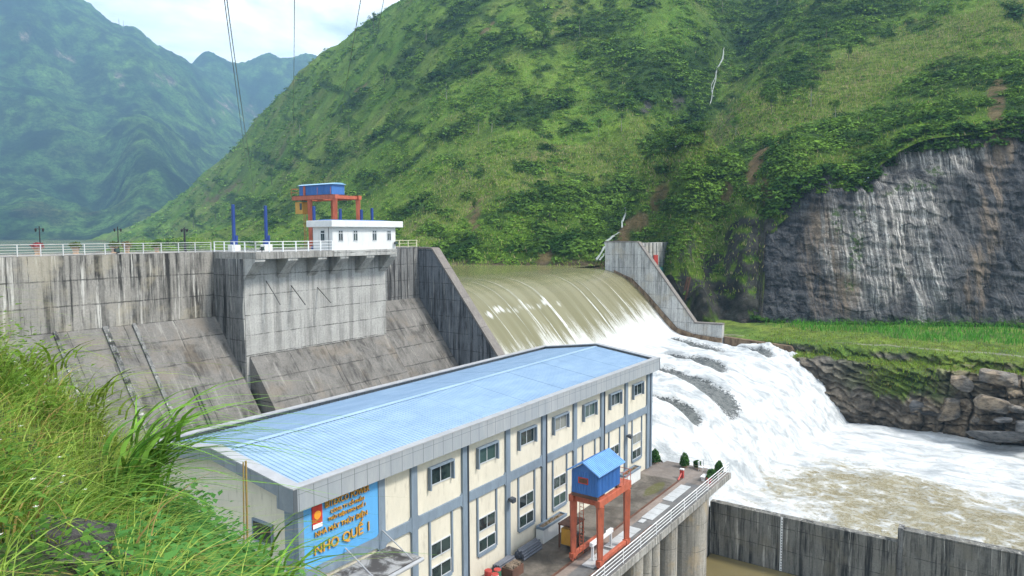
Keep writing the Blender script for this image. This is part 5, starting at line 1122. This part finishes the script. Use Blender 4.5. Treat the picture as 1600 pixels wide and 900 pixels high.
# bushes hanging over the cliff edge and along its ledge
kb = g.integers(0,NC,900); yy = np.where(g.random(900) < .8, 1.0, 0); jj = np.where(yy > 0, NR-1-(g.random(900)**2*34).astype(int), 0)
P = CP[kb,jj]; n = 900
Rb = np.where(jj > 20, .7+1.3*g.random(n)**1.5, .5+.8*g.random(n)); tn = g.random((n,1))
kind(bushes('cliff_edge_shrubs', P, Rb, 40, .28, np.array([.022,.060,.012])*(1-tn)+np.array([.070,.140,.022])*tn, g), 'stuff')
# single trees
def tree_proto(seed, pale, h, crown):
    g = random.Random(seed); r0 = thing('tree', '', 'tree', (0,0,0), 'single trees on the valley side'); mb = MB()
    pts = [(0,0,-.5)]; x = y = 0
    for k in range(6): x += g.uniform(-.1,.1); y += g.uniform(-.1,.1); pts.append((x,y,h*(k+1)/6.5))
    mb.tube(pts, [.12,.11,.10,.09,.07,.05,.03], 6)
    lim = []
    for k in range(7):
        a = g.uniform(0,6.28); z = h*g.uniform(.5,.88); l = crown[0]*g.uniform(.5,.9); b = pts[min(6,int(z/h*6.5))]; e = (b[0]+l*math.cos(a), b[1]+l*math.sin(a), z+l*.55); mb.tube([(b[0],b[1],z),e], [.06,.02], 5); lim.append(e)
    mb.build('trunk', M['palebark'] if pale else M['bark'], r0, local=True)
    Vs, Fs, Cs = [], [], []; off = 0; gg = np.random.default_rng(seed)
    cen = [(x,y,h*.97)]+lim+[(g.uniform(-1,1)*crown[0]*.5,g.uniform(-1,1)*crown[0]*.5,h*g.uniform(.62,.98)) for _ in range(5)]
    for q, c in enumerate(cen):
        s = g.uniform(.34,.55); V, F, tn = leafcloud(85, (crown[0]*s,crown[0]*s,crown[1]*s), seed*31+q, .17, center=c, shell=.3)
        Vs.append(V); Fs.append(F+off); off += len(V); lt = g.uniform(.8,1.75); Cs.append((np.array([.030,.075,.014])*(1-tn[:,None])+np.array([.085,.150,.028])*tn[:,None])*lt)
    mesh_np('crown', np.vstack(Vs), np.vstack(Fs), M['leaf'], r0, False, {'col': ('FLOAT_COLOR', np.vstack(Cs))})
    return r0
M['bark'] = paint('dark_bark',(.085,.070,.055),.9,.3); M['palebark'] = paint('pale_bark',(.26,.245,.20),.85,.2)
PRO = [tree_proto(3,True,7.5,(1.9,1.5)), tree_proto(4,False,6.0,(2.2,1.9)), tree_proto(5,True,8.5,(1.6,1.3)), tree_proto(6,False,7.0,(1.2,2.4))]
TREES = [(584,48,1,1.5,'lone dark tree standing on the skyline of the main hill'),(698,156,2,1.0,'pale-trunked tree in the upper middle of the main hill, above the pair of pale trunks'),
(747,211,0,.95,'left tree of the pair with tall bare pale trunks on the main hill'),(767,207,2,.95,'right tree of the pair with tall bare pale trunks on the main hill'),
(970,207,0,.9,'round-crowned pale-trunked tree below the rock band left of the gully'),(936,214,2,.8,'thin pale-trunked tree left of the round-crowned one below the rock band'),
(303,358,3,1.6,'narrow dark tree at the foot of the left slope above the lamp posts'),(336,345,1,1.2,'small dark tree low on the left slope just right of the narrow dark one'),
(1327,98,3,.9,'dark narrow tree in the pale field at upper right'),(1381,68,1,.7,'small round bush-like tree alone in the terraced field'),
(1205,178,1,1.25,'spreading light-crowned tree in the field above the cliff'),(1268,168,0,1.15,'spreading tree beside the light-crowned one above the cliff'),
(1100,222,1,1.0,'rounded tree on the spur just right of the gully stream'),(1150,215,0,.9,'thin tree on the spur between the gully and the field'),
(1305,190,0,.9,'pale-trunked tree at the lower edge of the field above the woods'),(1130,20,2,1.2,'tree with a bare pale trunk at the very top of the gully'),
(1213,10,2,1.2,'bare-trunked tree at the top edge right of the gully'),(1438,14,2,.9,'bare-trunked tree among dark woods at the top right'),
(850,75,1,1.3,'dark rounded tree high on the main hill'),(735,120,1,1.2,'dark rounded tree upper left of the pale-trunked one'),(665,65,0,1.3,'hazy pale-trunked tree high on the left of the main hill'),
(600,130,1,1.4,'hazy rounded tree on the left shoulder of the main hill'),(545,215,0,1.3,'pale-trunked tree above the blue hoist house'),(905,60,2,1.1,'thin tree high on the main hill near the top edge'),
(860,345,1,.9,'dark rounded tree above the far shore of the reservoir'),(742,335,3,.7,'small upright tree beside the brown soil scar'),(985,300,1,.8,'dark tree above the lower fall of the stream'),
(1290,60,1,1.2,'rounded tree in the dark woods above the terraced field'),(425,290,1,1.5,'hazy dark tree on the left slope above the gantry'),(470,215,0,1.6,'hazy tree on the left slope under the ridge')]
for k, (px, py, pr, s, lb) in enumerate(TREES):
    P, i, j = surf_at(px, py); dup(PRO[pr], P, k*1.7, s*np.interp(DD[i,j],[150,320,700],[.75,1.05,1.5]), lb)
for q in PRO:
    for c in list(q.children): bpy.data.objects.remove(c)
    bpy.data.objects.remove(q)
# things along the far shore
for k, (px, py, mt, s, lb) in enumerate(((685,412,'bluepost',.55,'blue float at the far shore, leftmost of the floats'),(778,411.5,'whitemetal',.62,'large white float at the far shore'),(797,413.5,'whitemetal',.35,'small white float right of the large white one'),(850,413.5,'plate',.4,'grey float at the far shore near the driftwood'),(722,412.5,'bluepost',.4,'dull blue float between the blue and the white ones'))):
    P = onZ(px,py,ZRES); f = thing('float', lb, 'float', P, 'floats along the far shore'); MB().tube([(-s,0,.15),(-s*.8,0,.18),(s*.8,0,.18),(s,0,.15)], [s*.3,s*.5,s*.5,s*.3], 10).build('drum', M[mt], f, local=True); MB().tube([(0,0,.2),(0,0,s*1.5)], [.1,.06], 6).build('cap', M[mt], f, local=True)
dw = thing('driftwood_pile', 'heap of brown driftwood and rubbish at the far waterline', 'driftwood', onZ(862,411,ZRES)); g = random.Random(8); mb = MB()
P0 = onZ(862,411,ZRES)
for k in range(70):
    c = P0+np.array([g.gauss(0,1.6)+.8*g.gauss(0,1.6), -.6*g.gauss(0,1.6), abs(g.gauss(0,.4))]); a = g.uniform(0,6.28); l = g.uniform(.3,1.3); mb.tube([c-np.array([math.cos(a),math.sin(a),.1])*l, c+np.array([math.cos(a),math.sin(a),.15])*l], [.07,.04], 5)
mb.build('branch', paint('driftwood',(.34,.25,.18),.9,.35,scale=3), dw)
for x, lb in ((136.2,'left rusty steel pipe leaning behind the far training wall'),(137.4,'right rusty steel pipe leaning behind the far training wall')):
    a = onX(1081 if x < 137 else 1077,440,x+15); b = onX(1066 if x < 137 else 1061,474,x+15); mb = MB(); mb.tube([a+np.array([0,.4,1.0]),b-np.array([0,.2,2.0])], .22, 8); tag(mb.build('steel_pipe', M['rust']), lb, 'pipe', 'rusty pipes behind the far wall')
# masts on the far ridge
for px, h, lb in ((186,26,'taller thin radio mast on the far ridge'),(193,18,'shorter radio mast on the far ridge')):
    P = atd(px,40,2560); mb = MB(); mb.tube([P-np.array([0,0,30]),P+np.array([0,0,h])], [1.3,.6], 5); tag(mb.build('radio_mast', M['steel']), lb, 'mast', 'radio masts on the far ridge')
# power lines running down the valley
def wire(pts, lb, r0=.045, r1=.06):
    P = [atd(*p) for p in pts]; n = 24; out = []
    for k in range(n+1):
        u = k/n; q = (1-u)**2*P[0]+2*u*(1-u)*P[1]+u*u*P[2]; out.append(q)
    mb = MB(); mb.tube(out, list(np.linspace(r0,r1,n+1)), 5); tag(mb.build('power_line', M['steel']), lb, 'power line', 'power lines over the valley')
wire([(347,-60,46),(368,110,110),(398,305,420)], 'power line of the left pair ending lower on the slope'); wire([(343,-60,48),(366,120,120),(386,262,520)], 'fainter power line of the left pair, its left-hand strand')
wire([(460.5,-60,60),(460,80,150),(458,215,470)], 'single near-vertical power line right of the left pair'); wire([(574,-60,60),(548,90,150),(530,195,420)], 'power line slanting down to the left above the blue hoist house'); wire([(610,-60,90),(597,20,180),(584,75,500)], 'short faint power line at the ridge of the main hill', .06, .10)
# ------------------------------------------------------------------ slope below the look-out
def gz(lx, ly):
    # ground height relative to the camera at lateral lx, forward ly
    z = -1.55-.80*(lx+6.55)+np.where(ly < 9, .5*(9-ly), -1.15*(ly-9)); z = z-.55*sstep(-5.6,-4.0,lx)*sstep(4,6,ly); return z+fbm(lx/1.7,ly/1.7,None,4,7)*.28-np.clip(-7.5-lx,0,9)*.15
hf = np.array([cF[0],cF[1],0]); hf /= np.linalg.norm(hf); hr = np.array([hf[1],-hf[0],0])
def fg(lx, ly, dz=0): return CAM+hr*np.asarray(lx)[...,None]+hf*np.asarray(ly)[...,None]+np.array([0,0,1.])*(gz(np.asarray(lx),np.asarray(ly))+dz)[...,None]
LX_, LY_ = np.meshgrid(np.linspace(-16,2.5,150), np.linspace(1.5,24,170), indexing='ij'); G = fg(LX_, LY_)
t = NT('slope_ground'); n = t.noise(t.pos,2.2,8,.7); M['slope'] = t.done(t.mix(t.step(n,.35,.65),(.025,.045,.012),(.070,.100,.025)),.95); t.bump(n,.8,.15)
kind(mesh_np('slope_ground', G.reshape(-1,3), grid_faces(150,170), M['slope'], None, True), 'structure')
g = np.random.default_rng(77)
def scatter(n, f):
    lx = g.uniform(-11.5,.2,n); ly = g.uniform(2.6,11.5,n); P = fg(lx,ly); px,py,d = project(P); ok = f(px,py,lx,ly) & (px > -140) & (px < 520); return lx[ok], ly[ok], P[ok], px[ok], py[ok]
patch = lambda a,b,s: fbm(a/1.3,b/1.3,None,3,s)
lx, ly, P, px, py = scatter(62000, lambda px,py,a,b: (patch(a,b,5) > -.25) & ~((px > 25) & (px < 180) & (py > 905)) & (px < 190+.30*(py-600)+40*patch(a,b,8)) & ((px < 290) | (py > 880))); n = len(P)
wind = np.array([.55,-.35]); an = g.normal(size=n)*1.5+math.atan2(hr[1],hr[0])*1.0-.1; ln = np.stack([np.cos(an),np.sin(an)],1); h = (.22+.55*g.random(n)**1.7)*(1+.5*(patch(lx,ly,33) > .2)); 
V, F, k_ = blades(P, h, .007+.011*g.random(n), ln, h*(.5+.9*g.random(n)), 5, g)
pt = np.clip(.5+patch(lx,ly,15)*1.3,0,1)[:,None]; c_ = np.array([.145,.265,.040])*(1-pt)+np.array([.330,.420,.090])*pt; dry = (g.random((n,1)) < .04+.16*(patch(lx,ly,19)[:,None] > .15)); c_ = np.where(dry, np.array([.36,.27,.10]), c_)*(.65+.7*g.random((n,1)))
kind(mesh_np('slope_grass', V, F, M['blade'], None, False, {'col': ('FLOAT_COLOR', rep(c_,k_))}), 'stuff')
# broad arching reed leaves in tufts
def reed(name, lb, centre_px, D, n, hh, seed, lean, wd=.05, grp=None, col=(.110,.240,.030)):
    q = np.random.default_rng(seed); c0 = atd(*centre_px, D); th = thing(name, lb, 'reed', c0, grp)
    for part, (k0, hs, ws) in {'leaves': (n, 1.0, 1.0), 'stalks': (max(6,n//8), .9, .45)}.items():
        B = q.normal(size=(k0,3))*np.array([.16,.16,.05]); a = math.atan2(lean[1],lean[0])+q.normal(size=k0)*(.75 if part == 'leaves' else .35)
        B[:,2] += (q.random(k0)*hh*.55 if part == 'leaves' else 0); B[:,:2] += np.array(lean)*(B[:,2:3]*.45); h = hh*hs*(.45+.4*q.random(k0)); V, F, k_ = blades(B, h, wd*ws*(.6+.7*q.random(k0)), np.stack([np.cos(a),np.sin(a)],1), h*(1.0+.8*q.random(k0)) if part == 'leaves' else h*.5, 7, q)
        cc = np.array(col)*(.55+.95*q.random((k0,1))); mesh_np(part, V, F, M['blade'], th, False, {'col': ('FLOAT_COLOR', rep(cc,k_))})
    return th
l1 = (hr*.95+hf*.3)[:2]; l2 = (hr*.3+hf*.2)[:2]
reed('reed_clump', 'big arching reed clump leaning right over the roof corner', (178,840), 8.0, 95, 1.9, 21, l1, .05, None, (.140,.280,.040))
reed('reed_clump', 'upright dark-leaved reed clump left of the arching one', (190,815), 7.6, 24, 1.35, 22, l2, .055, None, (.060,.160,.022))
reed('reed_clump', 'tall bright cane at the bottom edge in front of the blue sign', (425,1010), 7.0, 26, 1.15, 23, l2, .04, None, (.13,.27,.035))
reed('reed_clump', 'thin cane leaning in front of the gable window', (352,985), 7.6, 18, 1.6, 24, l1*.6, .028, None, (.12,.24,.035))
reed('reed_clump', 'pale reed tuft at the left edge under the dam wall', (30,640), 9.0, 70, 1.1, 25, l1, .03, None, (.17,.26,.035))
reed('reed_clump', 'pale reed tuft leaning over the sloping dam face', (110,705), 9.0, 80, 1.25, 26, l1, .03, None, (.18,.26,.04))
reed('reed_clump', 'small reed tuft in the middle of the grassy slope', (95,900), 6.5, 60, 1.0, 27, l1*.8, .035, None, (.13,.23,.03))
# leafy weeds
def leafblade(P, size, up, g):
    n = len(P); a = g.random(n)*6.28; d = np.stack([np.cos(a),np.sin(a),up*(g.random(n)-.25)],1); d /= np.linalg.norm(d,axis=1)[:,None]; s = np.cross(d,[0,0,1.]); s /= np.linalg.norm(s,axis=1)[:,None]; nrm_ = np.cross(s,d)
    sz = size[:,None]; V = np.stack([P, P+d*sz*.5+s*sz*.32+nrm_*sz*.05, P+d*sz-nrm_*sz*.16, P+d*sz*.5-s*sz*.32+nrm_*sz*.05],1).reshape(-1,3); return V, np.arange(4*n).reshape(-1,4)
def weeds(name, nst, fsel, col0, col1, hgt, lsz, seed, per=34):
    lx, ly, P, px, py = scatter(nst*6, fsel); P = P[:nst]; k = len(P); up_ = np.repeat(P,per,0); s = np.tile(np.linspace(.1,1,per),k); jit = g.normal(size=(k*per,3))*np.array([.16,.16,.05]); hh = np.repeat(hgt*(.5+.8*g.random(k)),per)
    L = up_+jit+np.stack([0*s,0*s,s*hh],1); V, F = leafblade(L, lsz*(.5+.8*g.random(k*per)), .9, g); tn = (g.random((k*per,1))*.7+.3*s[:,None]); c = (np.array(col0)*(1-tn)+np.array(col1)*tn)
    kind(mesh_np(name, V, F, M['blade'], None, False, {'col': ('FLOAT_COLOR', rep(c,4))}), 'stuff')
weeds('slope_weeds', 620, lambda px,py,a,b: (px > 190) & (px < 450) & (py > 815+.25*np.maximum(px-300,0)) & (b > 4.0), (.040,.140,.032), (.105,.270,.060), .5, .10, 1)
weeds('slope_weeds', 420, lambda px,py,a,b: (px < 260) & (py > 760) & (b > 3.4), (.030,.095,.016), (.100,.215,.032), .40, .055, 2)
weeds('slope_weeds', 110, lambda px,py,a,b: (px < 120) & (py > 560) & (py < 800), (.060,.150,.015), (.150,.260,.030), .6, .08, 3, 26)
lx, ly, P, px, py = scatter(2600, lambda px,py,a,b: (px < 230) & (py > 620) & (patch(a,b,28) > .12)); P = P[:150]+np.array([0,0,.5])+g.normal(size=(min(150,len(P)),3))*.12
V = []; F = []
for q in P:
    for k in range(5): 
        a = k*1.257; n0 = len(V); V += [q, q+np.array([math.cos(a-.4),math.sin(a-.4),.15])*.010, q+np.array([math.cos(a),math.sin(a),.25])*.018, q+np.array([math.cos(a+.4),math.sin(a+.4),.15])*.010]; F.append((n0,n0+1,n0+2,n0+3))
kind(mesh_np('slope_flowers', np.array(V), np.array(F), paint('white_petals',(.75,.74,.68),.7,.05)), 'stuff')
t = NT('dark_slope_rock'); n = t.noise(t.pos,6,8,.75); t.bump(n,1,.06); M['darkrock'] = t.done(t.mix(t.step(n,.35,.65),(.018,.017,.017),(.085,.08,.078)),.75,0,.4)
for px, py, D, s, lb in ((95,880,4.7,(.75,.6,.55),'dark jagged rock at the bottom left among the weeds'),(160,905,4.9,(.6,.5,.4),'dark rock with a split face at the bottom edge, right of the larger rock')):
    o = boulder(0,0,0,s,(.3,.2,.6),lb,'darkrock',int(px),'dark rocks in the slope', atd(px,py,D)); o.name = 'rock'; o['category'] = 'rock'
for dx, (pxa, pya, pxb, pyb), lb in ((0,(382,900,380,722),'thinner bamboo stake in front of the gable wall'),(1,(388,905,384,720),'thicker bamboo stake in front of the gable wall')):
    mb = MB(); mb.tube([atd(pxa,pya,11+dx*.05), atd(pxb,pyb,11+dx*.05)], .017 if dx else .012, 7); tag(mb.build('bamboo_stake', M['bamboo']), lb, 'stake', 'bamboo stakes by the gable')
# ------------------------------------------------------------------ air
def haze_box(x0,x1,y0,y1,z0,z1,dens):
    mb = MB(); mb.box(x0,x1,y0,y1,z0,z1); mm = bpy.data.materials.new('haze_air'); mm.use_nodes = True; nt = mm.node_tree; nt.nodes.clear()
    o = nt.nodes.new('ShaderNodeOutputMaterial'); v = nt.nodes.new('ShaderNodeVolumePrincipled'); v.inputs['Density'].default_value = dens; v.inputs['Color'].default_value = HAZECOL; v.inputs['Anisotropy'].default_value = .0
    nt.links.new(v.outputs[0], o.inputs['Volume']); ob = mb.build('haze', mm); return kind(ob, 'stuff')
HAZECOL = (.36,.66,1.0,1)
haze_box(-2600,6600,-2600,6600,-14.5,1500,.00025)
